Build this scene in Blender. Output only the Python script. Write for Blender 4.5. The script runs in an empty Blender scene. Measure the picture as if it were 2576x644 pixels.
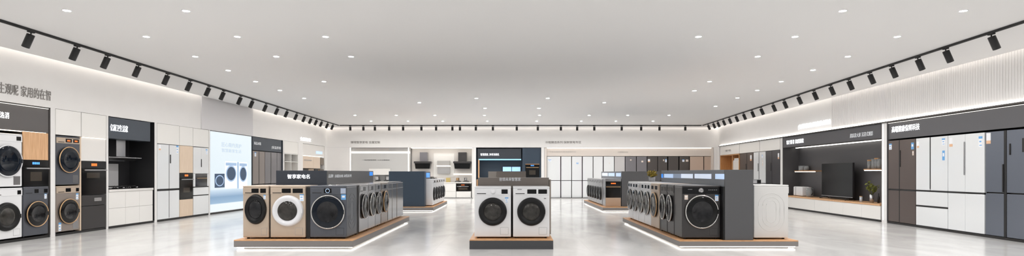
import bpy, bmesh, math, random
from mathutils import Vector, Matrix
random.seed(7)
C = bpy.context.scene.collection
PI = math.pi
# ------------------------------------------------------------------ camera model
F, CX, CY, EYE = 1400.0, 1288.0, 434.0, 1.2

# ------------------------------------------------------------------ materials
def lin(c):
    r = []
    for v in c[:3]:
        v = v / 255.0
        r.append(v / 12.92 if v <= 0.04045 else ((v + 0.055) / 1.055) ** 2.4)
    return tuple(r) + (1.0,)

MATS = {}
def mat(name, rgb, rough=0.45, metal=0.0, spec=0.5, emit=0.0, ergb=None, noise=0.0, nscale=30, coat=0.0, trans=0.0, stretch=None, bump=0.0):
    if name in MATS: return MATS[name]
    m = bpy.data.materials.new(name); m.use_nodes = True
    nt = m.node_tree; b = nt.nodes['Principled BSDF']
    b.inputs['Base Color'].default_value = lin(rgb)
    b.inputs['Roughness'].default_value = rough
    b.inputs['Metallic'].default_value = metal
    b.inputs['Specular IOR Level'].default_value = spec
    b.inputs['Coat Weight'].default_value = coat
    b.inputs['Coat Roughness'].default_value = 0.08
    b.inputs['Transmission Weight'].default_value = trans
    if emit:
        b.inputs['Emission Color'].default_value = lin(ergb or rgb)
        b.inputs['Emission Strength'].default_value = emit
    if noise or bump:
        tc = nt.nodes.new('ShaderNodeTexCoord'); mp = nt.nodes.new('ShaderNodeMapping')
        if stretch: mp.inputs['Scale'].default_value = stretch
        n = nt.nodes.new('ShaderNodeTexNoise'); n.inputs['Scale'].default_value = nscale; n.inputs['Detail'].default_value = 4
        nt.links.new(tc.outputs['Object'], mp.inputs[0]); nt.links.new(mp.outputs[0], n.inputs['Vector'])
        if noise:
            r = nt.nodes.new('ShaderNodeMapRange')
            r.inputs['From Min'].default_value = 0.3; r.inputs['From Max'].default_value = 0.7
            r.inputs['To Min'].default_value = 1 - noise; r.inputs['To Max'].default_value = 1 + noise * 0.5
            mx = nt.nodes.new('ShaderNodeVectorMath'); mx.operation = 'SCALE'
            mx.inputs[0].default_value = lin(rgb)[:3]
            nt.links.new(n.outputs['Fac'], r.inputs['Value']); nt.links.new(r.outputs[0], mx.inputs['Scale'])
            nt.links.new(mx.outputs[0], b.inputs['Base Color'])
        if bump:
            bp = nt.nodes.new('ShaderNodeBump'); bp.inputs['Strength'].default_value = bump; bp.inputs['Distance'].default_value = 0.002
            nt.links.new(n.outputs['Fac'], bp.inputs['Height']); nt.links.new(bp.outputs[0], b.inputs['Normal'])
    MATS[name] = m
    return m

def wood(name, a, bcol, axis=(14, 14, 0.8)):
    m = bpy.data.materials.new(name); m.use_nodes = True
    nt = m.node_tree; b = nt.nodes['Principled BSDF']
    tc = nt.nodes.new('ShaderNodeTexCoord'); mp = nt.nodes.new('ShaderNodeMapping'); mp.inputs['Scale'].default_value = axis
    n = nt.nodes.new('ShaderNodeTexNoise'); n.inputs['Scale'].default_value = 4; n.inputs['Detail'].default_value = 6; n.inputs['Distortion'].default_value = 0.4
    cr = nt.nodes.new('ShaderNodeValToRGB')
    cr.color_ramp.elements[0].position = 0.3; cr.color_ramp.elements[0].color = lin(a)
    cr.color_ramp.elements[1].position = 0.7; cr.color_ramp.elements[1].color = lin(bcol)
    nt.links.new(tc.outputs['Object'], mp.inputs[0]); nt.links.new(mp.outputs[0], n.inputs['Vector'])
    nt.links.new(n.outputs['Fac'], cr.inputs[0]); nt.links.new(cr.outputs[0], b.inputs['Base Color'])
    b.inputs['Roughness'].default_value = 0.4
    return m

WALLM = mat('wall_paint', (228, 227, 226), 0.6, noise=0.015, nscale=3)
GREYW = mat('wall_panel_grey', (212, 211, 213), 0.6)
CEILM = mat('ceiling_paint', (226, 225, 224), 0.8)
WHITE = mat('white_lacquer', (232, 231, 228), 0.28, coat=0.25)
WHITEG = mat('white_gloss', (226, 224, 221), 0.1, coat=0.5)
WENAM = mat('white_enamel', (226, 227, 229), 0.3, coat=0.3)
WGLASS = mat('white_fridge_glass', (228, 231, 233), 0.16, coat=0.5)
BLACK = mat('matt_black', (20, 20, 21), 0.45)
SEAM = mat('seam_black', (28, 27, 27), 0.5)
DKLIN = mat('dark_lining', (52, 51, 52), 0.45, noise=0.05)
KLIN = mat('black_lining', (38, 38, 40), 0.4, noise=0.05)
HEADW = mat('header_warm_grey', (90, 87, 86), 0.45)
HEADB = mat('header_blue_grey', (62, 70, 80), 0.45)
HEADR = mat('header_grey', (88, 88, 91), 0.45)
NAVY = mat('navy_panel', (44, 60, 76), 0.45)
NAVYD = mat('navy_dark_panel', (48, 54, 62), 0.45)
TVLIN = mat('charcoal_lining', (74, 73, 75), 0.5, noise=0.04)
GOLD = mat('champagne_enamel', (190, 173, 155), 0.34, metal=0.25)
GOLDB = mat('gold_trim_metal', (205, 170, 130), 0.28, metal=0.8)
GRAPH = mat('graphite_enamel', (92, 95, 102), 0.32, metal=0.5)
DGRAPH = mat('dark_graphite_enamel', (70, 68, 68), 0.3, metal=0.5)
SILVER = mat('brushed_silver', (186, 186, 188), 0.26, metal=0.75)
PLATSIL = mat('mirror_silver', (206, 202, 198), 0.12, metal=0.85)
MIDGR = mat('mid_grey_metal', (170, 169, 170), 0.16, metal=0.85)
BROWNM = mat('bronze_metal', (160, 148, 138), 0.2, metal=0.7)
CHROME = mat('chrome', (215, 213, 210), 0.08, metal=1.0)
STEEL = mat('steel', (190, 190, 192), 0.25, metal=0.9)
RINGB = mat('black_ring_plastic', (17, 17, 18), 0.4, spec=0.3)
RINGW = mat('pale_ring_plastic', (218, 219, 222), 0.25, coat=0.4)
GLASSD = mat('dark_door_glass', (13, 13, 14), 0.07, spec=0.32)
GLASSN = mat('navy_door_glass', (12, 20, 30), 0.07, spec=0.32)
DRUM = mat('drum_behind_glass', (60, 58, 55), 0.12, metal=0.2, spec=0.35, noise=0.6, nscale=11)
DRUMD = mat('dim_drum_behind_glass', (34, 34, 36), 0.1, metal=0.1, spec=0.35, noise=0.6, nscale=11)
DISP = mat('display_glass', (12, 12, 13), 0.12, spec=0.35)
OVENG = mat('oven_glass', (11, 10, 10), 0.09, spec=0.35)
OVENW = mat('oven_window', (52, 44, 34), 0.12, coat=0.4)
OVENBL = mat('oven_glass_blue', (14, 26, 40), 0.08, coat=0.5)
LEDB = mat('blue_digits', (70, 140, 255), 0.4, emit=2.0)
LEDO = mat('orange_digits', (255, 110, 40), 0.4, emit=1.6)
LEDW = mat('led_white', (255, 250, 242), 0.4, emit=4.0)
LEDS = mat('led_soft', (255, 248, 238), 0.4, emit=1.25)
LEDWARM = mat('led_warm', (255, 236, 214), 0.4, emit=5.0)
LEDBLUE = mat('led_ice_blue', (140, 205, 255), 0.4, emit=1.1)
COVE = mat('cove_led', (255, 249, 242), 0.4, emit=5.2)
LAMP = mat('downlight_diffuser', (254, 252, 251), 0.4, emit=930.0)
LENS = mat('spot_lens', (255, 249, 242), 0.4, emit=110.0)
LENSB = mat('spot_lens_wide', (255, 251, 246), 0.4, emit=430.0)
LETW = mat('letter_white_lit', (250, 252, 255), 0.4, emit=1.1)
LETG = mat('letter_grey', (126, 122, 119), 0.4)
LETL = mat('letter_pale', (196, 192, 188), 0.4)
LETM = mat('letter_silver_glow', (206, 208, 212), 0.4, emit=0.3)  # faint emission put in to make the silver letters look brighter
LETK = mat('letter_black', (60, 60, 62), 0.4)
SCRB = mat('blue_screen', (60, 140, 235), 0.2, emit=0.75)
SCRL = mat('pale_screen', (190, 215, 250), 0.2, emit=0.45)
SCRW = mat('white_screen', (216, 228, 248), 0.2, emit=0.5)
STW = mat('sticker_white', (238, 240, 244), 0.5)
STB = mat('sticker_blue', (104, 166, 222), 0.5)
STO = mat('sticker_orange', (226, 182, 146), 0.5)
STP = mat('sticker_pale', (215, 200, 188), 0.5)
SIGNBR = mat('sign_taupe', (112, 105, 99), 0.45)
SIGNBL = mat('sign_pale_taupe', (146, 140, 134), 0.45)
SIGNDK = mat('sign_slate', (50, 56, 66), 0.4)
SIGNGR = mat('sign_grey_satin', (104, 102, 102), 0.3)
BLOCKG = mat('block_grey', (80, 80, 82), 0.42)
SIGNSL = mat('sign_steel_blue', (108, 114, 122), 0.3)
FASCIA = mat('platform_fascia', (128, 123, 120), 0.4)
FASCIAD = mat('platform_fascia_dark', (68, 69, 72), 0.4)
OAK = wood('oak', (196, 150, 108), (222, 180, 138))
OAKF = wood('oak_deck', (198, 146, 98), (222, 172, 124), (3, 3, 14))
BEECH = wood('pale_beech', (216, 194, 170), (226, 206, 184))
OAKO = wood('honey_oak', (176, 126, 78), (200, 150, 100))
TAUPE = mat('taupe_fridge', (100, 90, 86), 0.32, metal=0.4)
BLUEG = mat('blue_grey_fridge', (112, 118, 130), 0.28, metal=0.5)
CHARF = mat('charcoal_fridge', (74, 74, 78), 0.3, metal=0.3)
TAUPEL = mat('warm_grey_fridge', (142, 134, 130), 0.3, metal=0.3)
GREYF = mat('grey_fridge', (128, 126, 130), 0.25, metal=0.3)
LGREYF = mat('light_grey_fridge', (196, 194, 194), 0.25, metal=0.1)
DARKF = mat('dark_fridge', (84, 79, 77), 0.35, metal=0.2)
BEIGEF = mat('beige_fridge', (196, 176, 160), 0.35, metal=0.1)
SPLASH = mat('splash_glass', (196, 196, 197), 0.2)
GLASS = mat('clear_glass', (240, 243, 245), 0.04, trans=0.72)
LEAF = mat('olive_leaf', (118, 122, 52), 0.5, noise=0.3)
LEAFY = mat('yellow_leaf', (150, 130, 46), 0.5, noise=0.3)
STEM = mat('stem_green', (90, 92, 50), 0.6)
POT = mat('pot_grey', (150, 150, 152), 0.5)
CREAM = mat('cream_panel', (214, 196, 178), 0.4)

def floor_mat():
    m = bpy.data.materials.new('polished_tile'); m.use_nodes = True
    nt = m.node_tree; b = nt.nodes['Principled BSDF']
    tc = nt.nodes.new('ShaderNodeTexCoord')
    mp = nt.nodes.new('ShaderNodeMapping'); mp.inputs['Scale'].default_value = (1.2, 0.5, 1)
    n = nt.nodes.new('ShaderNodeTexNoise'); n.inputs['Scale'].default_value = 1.6; n.inputs['Detail'].default_value = 8; n.inputs['Distortion'].default_value = 0.8
    cr = nt.nodes.new('ShaderNodeValToRGB')
    cr.color_ramp.elements[0].position = 0.3; cr.color_ramp.elements[0].color = lin((216, 216, 215))
    cr.color_ramp.elements[1].position = 0.72; cr.color_ramp.elements[1].color = lin((230, 230, 229))
    br = nt.nodes.new('ShaderNodeTexBrick'); br.offset = 0.0; br.squash = 1.0
    br.inputs['Scale'].default_value = 1.0; br.inputs['Brick Width'].default_value = 1.2; br.inputs['Row Height'].default_value = 1.2
    br.inputs['Mortar Size'].default_value = 0.003; br.inputs['Color1'].default_value = (1, 1, 1, 1); br.inputs['Color2'].default_value = (1, 1, 1, 1)
    br.inputs['Mortar'].default_value = (0.86, 0.86, 0.86, 1)
    mx = nt.nodes.new('ShaderNodeMix'); mx.data_type = 'RGBA'; mx.blend_type = 'MULTIPLY'; mx.inputs[0].default_value = 1.0
    rr = nt.nodes.new('ShaderNodeMapRange'); rr.inputs['To Min'].default_value = 0.1; rr.inputs['To Max'].default_value = 0.24
    nt.links.new(tc.outputs['Object'], mp.inputs[0]); nt.links.new(mp.outputs[0], n.inputs['Vector']); nt.links.new(tc.outputs['Object'], br.inputs['Vector'])
    nt.links.new(n.outputs['Fac'], cr.inputs[0]); nt.links.new(cr.outputs[0], mx.inputs[6]); nt.links.new(br.outputs['Color'], mx.inputs[7])
    nt.links.new(mx.outputs[2], b.inputs['Base Color']); nt.links.new(n.outputs['Fac'], rr.inputs['Value']); nt.links.new(rr.outputs[0], b.inputs['Roughness'])
    b.inputs['Specular IOR Level'].default_value = 0.6
    return m

def lightbox_mat():
    m = bpy.data.materials.new('lightbox_print'); m.use_nodes = True
    nt = m.node_tree; b = nt.nodes['Principled BSDF']
    tc = nt.nodes.new('ShaderNodeTexCoord'); sp = nt.nodes.new('ShaderNodeSeparateXYZ')
    cr = nt.nodes.new('ShaderNodeValToRGB')
    e = cr.color_ramp.elements
    e[0].position = 0.0; e[0].color = lin((236, 246, 251))
    e[1].position = 1.0; e[1].color = lin((232, 244, 250))
    for p, c in ((0.115, (238, 247, 251)), (0.125, (150, 184, 212)), (0.2, (122, 160, 196)), (0.275, (196, 218, 236)), (0.3, (226, 240, 248))):
        k = e.new(p); k.color = lin(c)
    mr = nt.nodes.new('ShaderNodeMapRange'); mr.inputs['From Max'].default_value = 2.4
    nt.links.new(tc.outputs['Object'], sp.inputs[0]); nt.links.new(sp.outputs['Z'], mr.inputs['Value']); nt.links.new(mr.outputs[0], cr.inputs[0])
    b.inputs['Base Color'].default_value = (0.05, 0.05, 0.05, 1); b.inputs['Roughness'].default_value = 0.3
    nt.links.new(cr.outputs[0], b.inputs['Emission Color']); b.inputs['Emission Strength'].default_value = 0.95
    return m

# ------------------------------------------------------------------ mesh helper
class MB:
    def __init__(s): s.bm = bmesh.new(); s.sm = set()
    def _mark(s, n0, mi, smooth):
        s.bm.faces.ensure_lookup_table()
        for f in s.bm.faces[n0:]:
            f.material_index = mi; f.smooth = smooth
    def box(s, x0, x1, y0, y1, z0, z1, mi=0, bev=0.0, seg=2):
        if x1 < x0: x0, x1 = x1, x0
        if y1 < y0: y0, y1 = y1, y0
        n0 = len(s.bm.faces)
        if bev > 0:
            t = bmesh.new(); bmesh.ops.create_cube(t, size=1)
            for v in t.verts: v.co = Vector(((x0 + x1) / 2 + v.co.x * (x1 - x0), (y0 + y1) / 2 + v.co.y * (y1 - y0), (z0 + z1) / 2 + v.co.z * (z1 - z0)))
            bev = min(bev, (x1 - x0) * .45, (y1 - y0) * .45, (z1 - z0) * .45)
            bmesh.ops.bevel(t, geom=t.edges[:], offset=bev, segments=seg, affect='EDGES', profile=0.5)
            me = bpy.data.meshes.new('tmp'); t.to_mesh(me); t.free(); s.bm.from_mesh(me); bpy.data.meshes.remove(me)
        else:
            vs = [s.bm.verts.new((x, y, z)) for z in (z0, z1) for y in (y0, y1) for x in (x0, x1)]
            for q in ((0, 2, 3, 1), (4, 5, 7, 6), (0, 1, 5, 4), (2, 6, 7, 3), (0, 4, 6, 2), (1, 3, 7, 5)):
                s.bm.faces.new([vs[i] for i in q])
        s._mark(n0, mi, False); return s
    def lathe(s, prof, cx, cz, sx=1.0, seg=40, mi=0, axis='y', cy=0.0, cap=True, smooth=True):
        """profile of (radius, position along the axis); axis y: centre (cx, cz); axis z: centre (cx, cy), positions are z."""
        n0 = len(s.bm.faces); rings = []
        for r, p in prof:
            ring = []
            if r < 1e-6:
                ring = [s.bm.verts.new((cx, p, cz) if axis == 'y' else (cx, cy, p))]
            else:
                for k in range(seg):
                    a = 2 * PI * k / seg
                    ring.append(s.bm.verts.new((cx + r * sx * math.cos(a), p, cz + r * math.sin(a)) if axis == 'y' else (cx + r * sx * math.cos(a), cy + r * math.sin(a), p)))
            rings.append(ring)
        for a, b in zip(rings, rings[1:]):
            if len(a) == 1 and len(b) == 1: continue
            for k in range(seg):
                k2 = (k + 1) % seg
                if len(a) == 1: s.bm.faces.new((a[0], b[k2], b[k]))
                elif len(b) == 1: s.bm.faces.new((a[k], a[k2], b[0]))
                else: s.bm.faces.new((a[k], a[k2], b[k2], b[k]))
        if cap:
            for ring in (rings[0], rings[-1]):
                if len(ring) > 2: s.bm.faces.new(ring)
        s._mark(n0, mi, smooth); return s
    def tube(s, pts, r, seg=8, mi=0, r2=None):
        n0 = len(s.bm.faces); rings = []
        pts = [Vector(p) for p in pts]; n = len(pts)
        for i, p in enumerate(pts):
            d = (pts[min(i + 1, n - 1)] - pts[max(i - 1, 0)]).normalized()
            u = d.cross(Vector((0, 0, 1)));
            if u.length < 1e-4: u = Vector((1, 0, 0))
            u.normalize(); v = d.cross(u)
            rr = r if r2 is None else r + (r2 - r) * i / max(1, n - 1)
            rings.append([s.bm.verts.new(p + u * rr * math.cos(2 * PI * k / seg) + v * rr * math.sin(2 * PI * k / seg)) for k in range(seg)])
        for a, b in zip(rings, rings[1:]):
            for k in range(seg): s.bm.faces.new((a[k], a[(k + 1) % seg], b[(k + 1) % seg], b[k]))
        s.bm.faces.new(rings[0]); s.bm.faces.new(rings[-1])
        s._mark(n0, mi, True)
        return s
    def prism(s, pts, y0, y1, mi=0):
        n0 = len(s.bm.faces)
        a = [s.bm.verts.new((x, y0, z)) for x, z in pts]; b = [s.bm.verts.new((x, y1, z)) for x, z in pts]
        s.bm.faces.new(a); s.bm.faces.new(b[::-1])
        for k in range(len(pts)):
            k2 = (k + 1) % len(pts); s.bm.faces.new((a[k], b[k], b[k2], a[k2]))
        s._mark(n0, mi, False); return s
    def quad(s, pts, mi=0):
        n0 = len(s.bm.faces); s.bm.faces.new([s.bm.verts.new(p) for p in pts]); s._mark(n0, mi, False); return s
    def make(s, name, mats, parent=None, loc=None, rz=0.0):
        bmesh.ops.recalc_face_normals(s.bm, faces=s.bm.faces[:])
        me = bpy.data.meshes.new(name); s.bm.to_mesh(me); s.bm.free()
        for m in (mats if isinstance(mats, (list, tuple)) else [mats]): me.materials.append(m)
        o = bpy.data.objects.new(name, me); C.objects.link(o)
        if parent is not None: o.parent = parent
        if loc is not None: o.location = loc
        o.rotation_euler.z = rz
        return o

def tag(o, label, cat, group=None):
    o['label'] = label; o['category'] = cat
    if group: o['group'] = group
    return o
def thing(name, label, cat, loc, rz=0.0, group=None):
    o = bpy.data.objects.new(name, None); C.objects.link(o); o.empty_display_size = 0.1
    o.location = loc; o.rotation_euler = (0, 0, rz)
    return tag(o, label, cat, group)
def struct(name, mb, mats):
    o = mb.make(name, mats); o['kind'] = 'structure'; return o

def text(name, string, x0, x1, z0, z1, m, parent=None, y=-0.004, depth=0.006, bold=0.0, loc=None, rz=0.0):
    cu = bpy.data.curves.new('tmp_text', 'FONT'); cu.body = string; cu.size = 1.0; cu.offset = bold; cu.resolution_u = 2
    cu.align_x = 'LEFT'
    to = bpy.data.objects.new('tmp_text', cu); C.objects.link(to)
    dg = bpy.context.evaluated_depsgraph_get(); dg.update()
    me = bpy.data.meshes.new_from_object(to.evaluated_get(dg))
    bpy.data.objects.remove(to); bpy.data.curves.remove(cu)
    xs = [v.co.x for v in me.vertices]; ys = [v.co.y for v in me.vertices]
    bm = bmesh.new(); bm.from_mesh(me); bpy.data.meshes.remove(me)
    ax, bx, ay, by = min(xs), max(xs), min(ys), max(ys)
    for v in bm.verts:
        v.co = Vector((x0 + (v.co.x - ax) / (bx - ax) * (x1 - x0), y, z0 + (v.co.y - ay) / (by - ay) * (z1 - z0)))
    r = bmesh.ops.extrude_face_region(bm, geom=bm.faces[:])
    for e in r['geom']:
        if isinstance(e, bmesh.types.BMVert): e.co.y -= depth
    mb = MB(); mb.bm.free(); mb.bm = bm
    return mb.make(name, m, parent, loc, rz)

ORD = 'first second third fourth fifth sixth seventh eighth ninth tenth eleventh twelfth thirteenth fourteenth fifteenth sixteenth seventeenth eighteenth nineteenth twentieth'.split() + ['twenty-first', 'twenty-second', 'twenty-third', 'twenty-fourth', 'twenty-fifth']

# ------------------------------------------------------------------ wall frames (left, back, right)
XL = 8.58; YB = 25.8; RA, RB = 8.265, 0.04904
CEIL = 3.28; TOP = 2.4
RN = math.hypot(1, RB)
class Wall:
    def __init__(s, kind):
        s.kind = kind
        s.rot = {'L': PI / 2, 'B': 0.0, 'R': -PI / 2 - math.atan(RB)}[kind]
    def at(s, px, d=0.0):
        t = (px - CX) / F
        if s.kind == 'L': Y = (XL + d) / -t; return (-(XL + d), Y)
        if s.kind == 'B': Y = YB + d; return (t * Y, Y)
        a = RA + d * RN; Y = a / (t - RB); return (t * Y, Y)
    def z(s, px, py, d=0.0): return EYE - (py - CY) * s.at(px, d)[1] / F
    def span(s, l, r, d=0.0, gap=0.003):
        a, b = s.at(l, d), s.at(r, d)
        w = math.dist(a, b)
        return ((a[0] + b[0]) / 2, (a[1] + b[1]) / 2), s.rot, w - 2 * gap
    def pt(s, Y, d=0.0):
        if s.kind == 'L': return (-(XL + d), Y)
        x = RA + d * RN + RB * Y
        return (x, Y)
L, B, R = Wall('L'), Wall('B'), Wall('R')

# ------------------------------------------------------------------ appliance builders (local: x to the right, front at y = 0, facing -y, z up)
def sticker(parent, x, z, w, h, y=-0.002, kind='blue', name='energy_label'):
    b = MB(); b.box(x - w / 2, x + w / 2, y - 0.0015, y + 0.001, z - h / 2, z + h / 2, 0)
    if kind == 'blue':
        b.box(x - w / 2, x + w / 2, y - 0.0022, y, z + h * .28, z + h / 2, 1)
        b.box(x - w * .3, x + w * .2, y - 0.0022, y, z - h * .05, z + h * .08, 1); b.box(x - w * .3, x + w * .35, y - 0.0022, y, z - h * .38, z - h * .3, 1)
        ms = [STW, STB]
    elif kind == 'allblue':
        b.box(x - w * .3, x + w * .3, y - 0.0022, y, z - h * .1, z + h * .25, 1); ms = [STB, STW]
    elif kind == 'orange':
        b.box(x - w / 2, x + w / 2, y - 0.0022, y, z - h * .5, z - h * .2, 1); ms = [STW, STO]
    else:
        b.box(x - w * .35, x + w * .3, y - 0.0022, y, z + h * .05, z + h * .2, 1); ms = [STP, STW]
    return b.make(name, ms, parent)

def washer(label, loc, rz, w, h, d, body=WENAM, ring='black', ringm=None, drum=DRUM, panel=None, disp=((0.5, 0.74),), knob=None, R=None, cz=None, squeeze=1.0,
           flap=True, stickers=(), glow=None, group=None, side=False, drawer=True, feet=True, trim=None, vent=False, lid=None, name='washing_machine', cat='washing machine', cx=0.0):
    t = thing(name, label, cat, loc, rz, group)
    b = MB(); b.box(-w / 2, w / 2, 0.0, d, 0.022, h - 0.022, 0, 0.012)
    if side:
        for sx in (-1, 1):      # pressed rings in both side panels
            for (m, e) in ((0.07, 0.0), (0.14, 0.002), (0.2, 0.004)):
                ya, yb, za, zb = m, d - m, 0.05 + m * 1.1, h - 0.07 - m * .9; r = min((yb - ya) / 2, 0.22) * .98
                path = []
                for (oy, oz, a0) in ((yb - r, zb - r, 0), (ya + r, zb - r, 90), (ya + r, za + r, 180), (yb - r, za + r, 270)):
                    for k in range(7):
                        a = math.radians(a0 + 15 * k); path.append((sx * (w / 2), oy + r * math.cos(a), oz + r * math.sin(a)))
                path.append(path[0]); b.tube(path, 0.0035, 6)
    b.make('cabinet_body', body, t)
    lm = lid or body
    MB().box(-w / 2 - .001, w / 2 + .001, -0.004, d, h - 0.024, h, 0, 0.008).make('top_panel', lm, t)
    if feet:
        for fx in (-1, 1):
            for fy in (0.06, d - 0.06):
                MB().lathe([(0.022, 0), (0.018, 0.024)], fx * (w / 2 - .06), 0, axis='z', cy=fy, seg=12).make('foot', BLACK, t)
    zp0, zp1 = h - 0.135, h - 0.028
    p = MB(); p.box(-w / 2 + .004, w / 2 - .004, -0.008, 0.004, zp0, zp1, 0, 0.003)
    cp = p.make('control_panel', panel or body, t)
    if drawer:
        q = MB(); q.box(-w / 2 + .03, -w / 2 + .19 * w / .6 + .03, -0.0105, -0.006, zp0 + .012, zp1 - .012, 0, 0.002)
        q.box(-w / 2 + .04, -w / 2 + .04 + .15 * w / .6, -0.012, -0.008, zp0 + .016, zp0 + .028, 1)
        q.make('detergent_drawer', [panel or body, SEAM], cp)
    for (a, c) in disp:
        xx0, xx1 = -w / 2 + a * w, -w / 2 + c * w
        q = MB().box(xx0, xx1, -0.011, -0.006, zp0 + .02, zp1 - .016, 0, 0.003).make('display', DISP, cp)
        if glow:
            g = MB(); zz = (zp0 + zp1) / 2
            for k in range(3): g.box(xx0 + (xx1 - xx0) * (.25 + .18 * k), xx0 + (xx1 - xx0) * (.36 + .18 * k), -0.0118, -0.0105, zz - .014, zz + .014)
            g.make('digits', glow, q)
    if knob is not None:
        kx = -w / 2 + knob * w; zz = (zp0 + zp1) / 2
        MB().lathe([(0.042, -0.006), (0.042, -0.012), (0.032, -0.014), (0.03, -0.034), (0.022, -0.038), (0, -0.038)], kx, zz, seg=28).make('knob', lm if ring != 'chrome' else MIDGR, cp)
    R = R or 0.21; cz = cz or (h - 0.135) * .53
    rm = ringm or {'black': RINGB, 'pale': RINGW, 'chrome': GLASSD}[ring]
    if ring == 'chrome':
        dr = MB().lathe([(R, 0.0), (R, -0.03), (R * .97, -0.038), (R * .9, -0.044), (R * .66, -0.05), (R * .64, -0.05)], cx, cz, squeeze, mi=0, cap=False, seg=48).make('door', rm, t)
        MB().lathe([(R * 1.0, -0.024), (R * 1.035, -0.028), (R * 1.03, -0.04), (R * .985, -0.044), (R * .965, -0.038)], cx, cz, squeeze, cap=False, seg=48).make('door_rim', trim or CHROME, dr)
        MB().lathe([(R * .64, -0.05), (R * .55, -0.045), (R * .4, -0.035), (R * .2, -0.03), (0, -0.028)], cx, cz, squeeze, cap=False, seg=48).make('door_window', drum, dr)
    else:
        kk = .63 if ring == 'black' else .64
        dr = MB().lathe([(R * 1.02, 0.0), (R * 1.0, -0.02), (R * .95, -0.04), (R * .87, -0.047), (R * .76, -0.043), (R * (kk + .02), -0.026), (R * kk, -0.024)], cx, cz, squeeze, cap=False, seg=48).make('door', rm, t)
        if trim: MB().lathe([(R * 1.0, -0.01), (R * 1.03, -0.014), (R * 1.02, -0.024), (R * .98, -0.03)], cx, cz, squeeze, cap=False, seg=48).make('door_rim', trim, dr)
        MB().lathe([(R * kk, -0.024), (R * .58, -0.034), (R * .4, -0.045), (R * .2, -0.05), (0, -0.051)], cx, cz, squeeze, cap=False, seg=48).make('door_window', drum, dr)
    MB().box(cx + R * squeeze * .9, cx + R * squeeze * 1.0, -0.045, -0.03, cz - .035, cz + .035, 0, 0.004).make('door_catch', rm, dr)
    if flap:
        fx0, fx1 = w / 2 - .175 * w / .6, w / 2 - .045 * w / .6
        f = MB(); f.box(fx0, fx1, -0.0012, 0.002, .06, .175, 1); f.box(fx0 + .003, fx1 - .003, -0.0025, 0.002, .063, .172, 0, 0.002)
        f.make('filter_flap', [body, SEAM if body in (GRAPH, DGRAPH) else MIDGR], t)
    if vent: MB().box(w / 2 - .17, w / 2 - .04, -0.004, 0.002, .05, .2, 0, 0.004).make('vent_grille', MIDGR, t)
    for (sx, sz, sw, sh, k) in stickers: sticker(t, sx, sz, sw, sh, kind=k)
    return t

def fridge(label, loc, rz, w, h, d, fm, cells, strips=(), handles=(), stickers=(), body=SEAM, group=None, screens=(), cat='fridge', name='fridge'):
    """cells: (x0, x1, z0, z1) as fractions of w and metres of height, each one a door or drawer front."""
    t = thing(name, label, cat, loc, rz, group)
    MB().box(-w / 2, w / 2, 0.045, d, 0.0, h, 0, 0.004).make('cabinet_body', body, t)
    for i, c in enumerate(cells):
        x0, x1, z0, z1 = c[:4]; m = c[4] if len(c) > 4 else fm
        nm = 'drawer_front' if (x1 - x0) > .8 and (z1 - z0) < .7 else 'door'
        MB().box(-w / 2 + x0 * w + .003, -w / 2 + x1 * w - .003, 0.0, 0.055, z0 + .003, z1 - .003, 0, 0.004).make(nm, m, t)
    for (x0, x1, z0, z1) in strips:
        MB().box(-w / 2 + x0 * w, -w / 2 + x1 * w, -0.002, 0.05, z0, z1, 0, 0.002).make('grip_recess', BLACK, t)
    for (x, z0, z1, m) in handles:
        MB().box(-w / 2 + x * w - .014, -w / 2 + x * w + .014, -0.012, 0.004, z0, z1, 0, 0.005).make('handle', m, t)
    for (x0, x1, z0, z1, m) in screens:
        MB().box(-w / 2 + x0 * w, -w / 2 + x1 * w, -0.004, 0.002, z0, z1, 0, 0.002).make('control_screen', m, t)
    for (x, z, sw, sh, k) in stickers: sticker(t, -w / 2 + x * w, z, sw, sh, y=0.0, kind=k)
    return t

def cabinet(label, loc, rz, w, z0, z1, d, m, cols=(0, 1), rows=(0, 1), name='wall_cabinet', cat='cabinet', group=None, kind='door', carcass=None, fy=0.0):
    t = thing(name, label, cat, (loc[0], loc[1], z0), rz, group)
    h = z1 - z0
    MB().box(-w / 2, w / 2, 0.02 + fy, d, 0, h).make('carcass', carcass or SEAM if m is not WHITE and m is not WHITEG else (carcass or GREYW), t)
    for a, c in zip(cols, cols[1:]):
        for e, g in zip(rows, rows[1:]):
            MB().box(-w / 2 + a * w + .0025, -w / 2 + c * w - .0025, fy, 0.021 + fy, e * h + .0025, g * h - .0025, 0, 0.002).make(kind, m, t)
    return t

def oven(label, loc, rz, w, z0, z1, d, digits=LEDB, m=OVENG, window=True, handle=STEEL, hz=.72, trimm=None, group=None, win=(.27, .73, .2, .55), extra=None):
    t = thing('built_in_oven', label, 'oven', (loc[0], loc[1], z0), rz, group); h = z1 - z0
    MB().box(-w / 2, w / 2, 0.03, d, 0, h).make('oven_body', SEAM, t)
    ch = h * (1 - hz) - .02
    cp = MB().box(-w / 2, w / 2, 0, 0.035, h - ch, h, 0, 0.003).make('control_panel', m, t)
    g = MB()
    for k in range(4): g.box(-.075 + .04 * k, -.048 + .04 * k, -0.001, 0.002, h - ch * .66, h - ch * .3)
    g.make('clock_digits', digits, cp)
    dr = MB().box(-w / 2, w / 2, 0, 0.035, 0, h - ch - .006, 0, 0.003).make('oven_door', m, t)
    if window: MB().box(-w / 2 + win[0] * w, -w / 2 + win[1] * w, -0.002, 0.002, win[2] * h, win[3] * h).make('oven_window', OVENW, dr)
    hm = MB(); zz = h - ch - .035
    hm.box(-w * .45, w * .45, -0.05, -0.032, zz - .011, zz + .011, 0, 0.004)
    for sx in (-1, 1): hm.box(sx * w * .4 - .01, sx * w * .4 + .01, -0.035, 0.002, zz - .008, zz + .008)
    hm.make('handle', handle, dr)
    if trimm: MB().box(-w / 2, w / 2, -0.004, 0.03, h - .004, h + .02, 0, 0.002).make('trim_bar', trimm, t)
    return t

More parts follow.
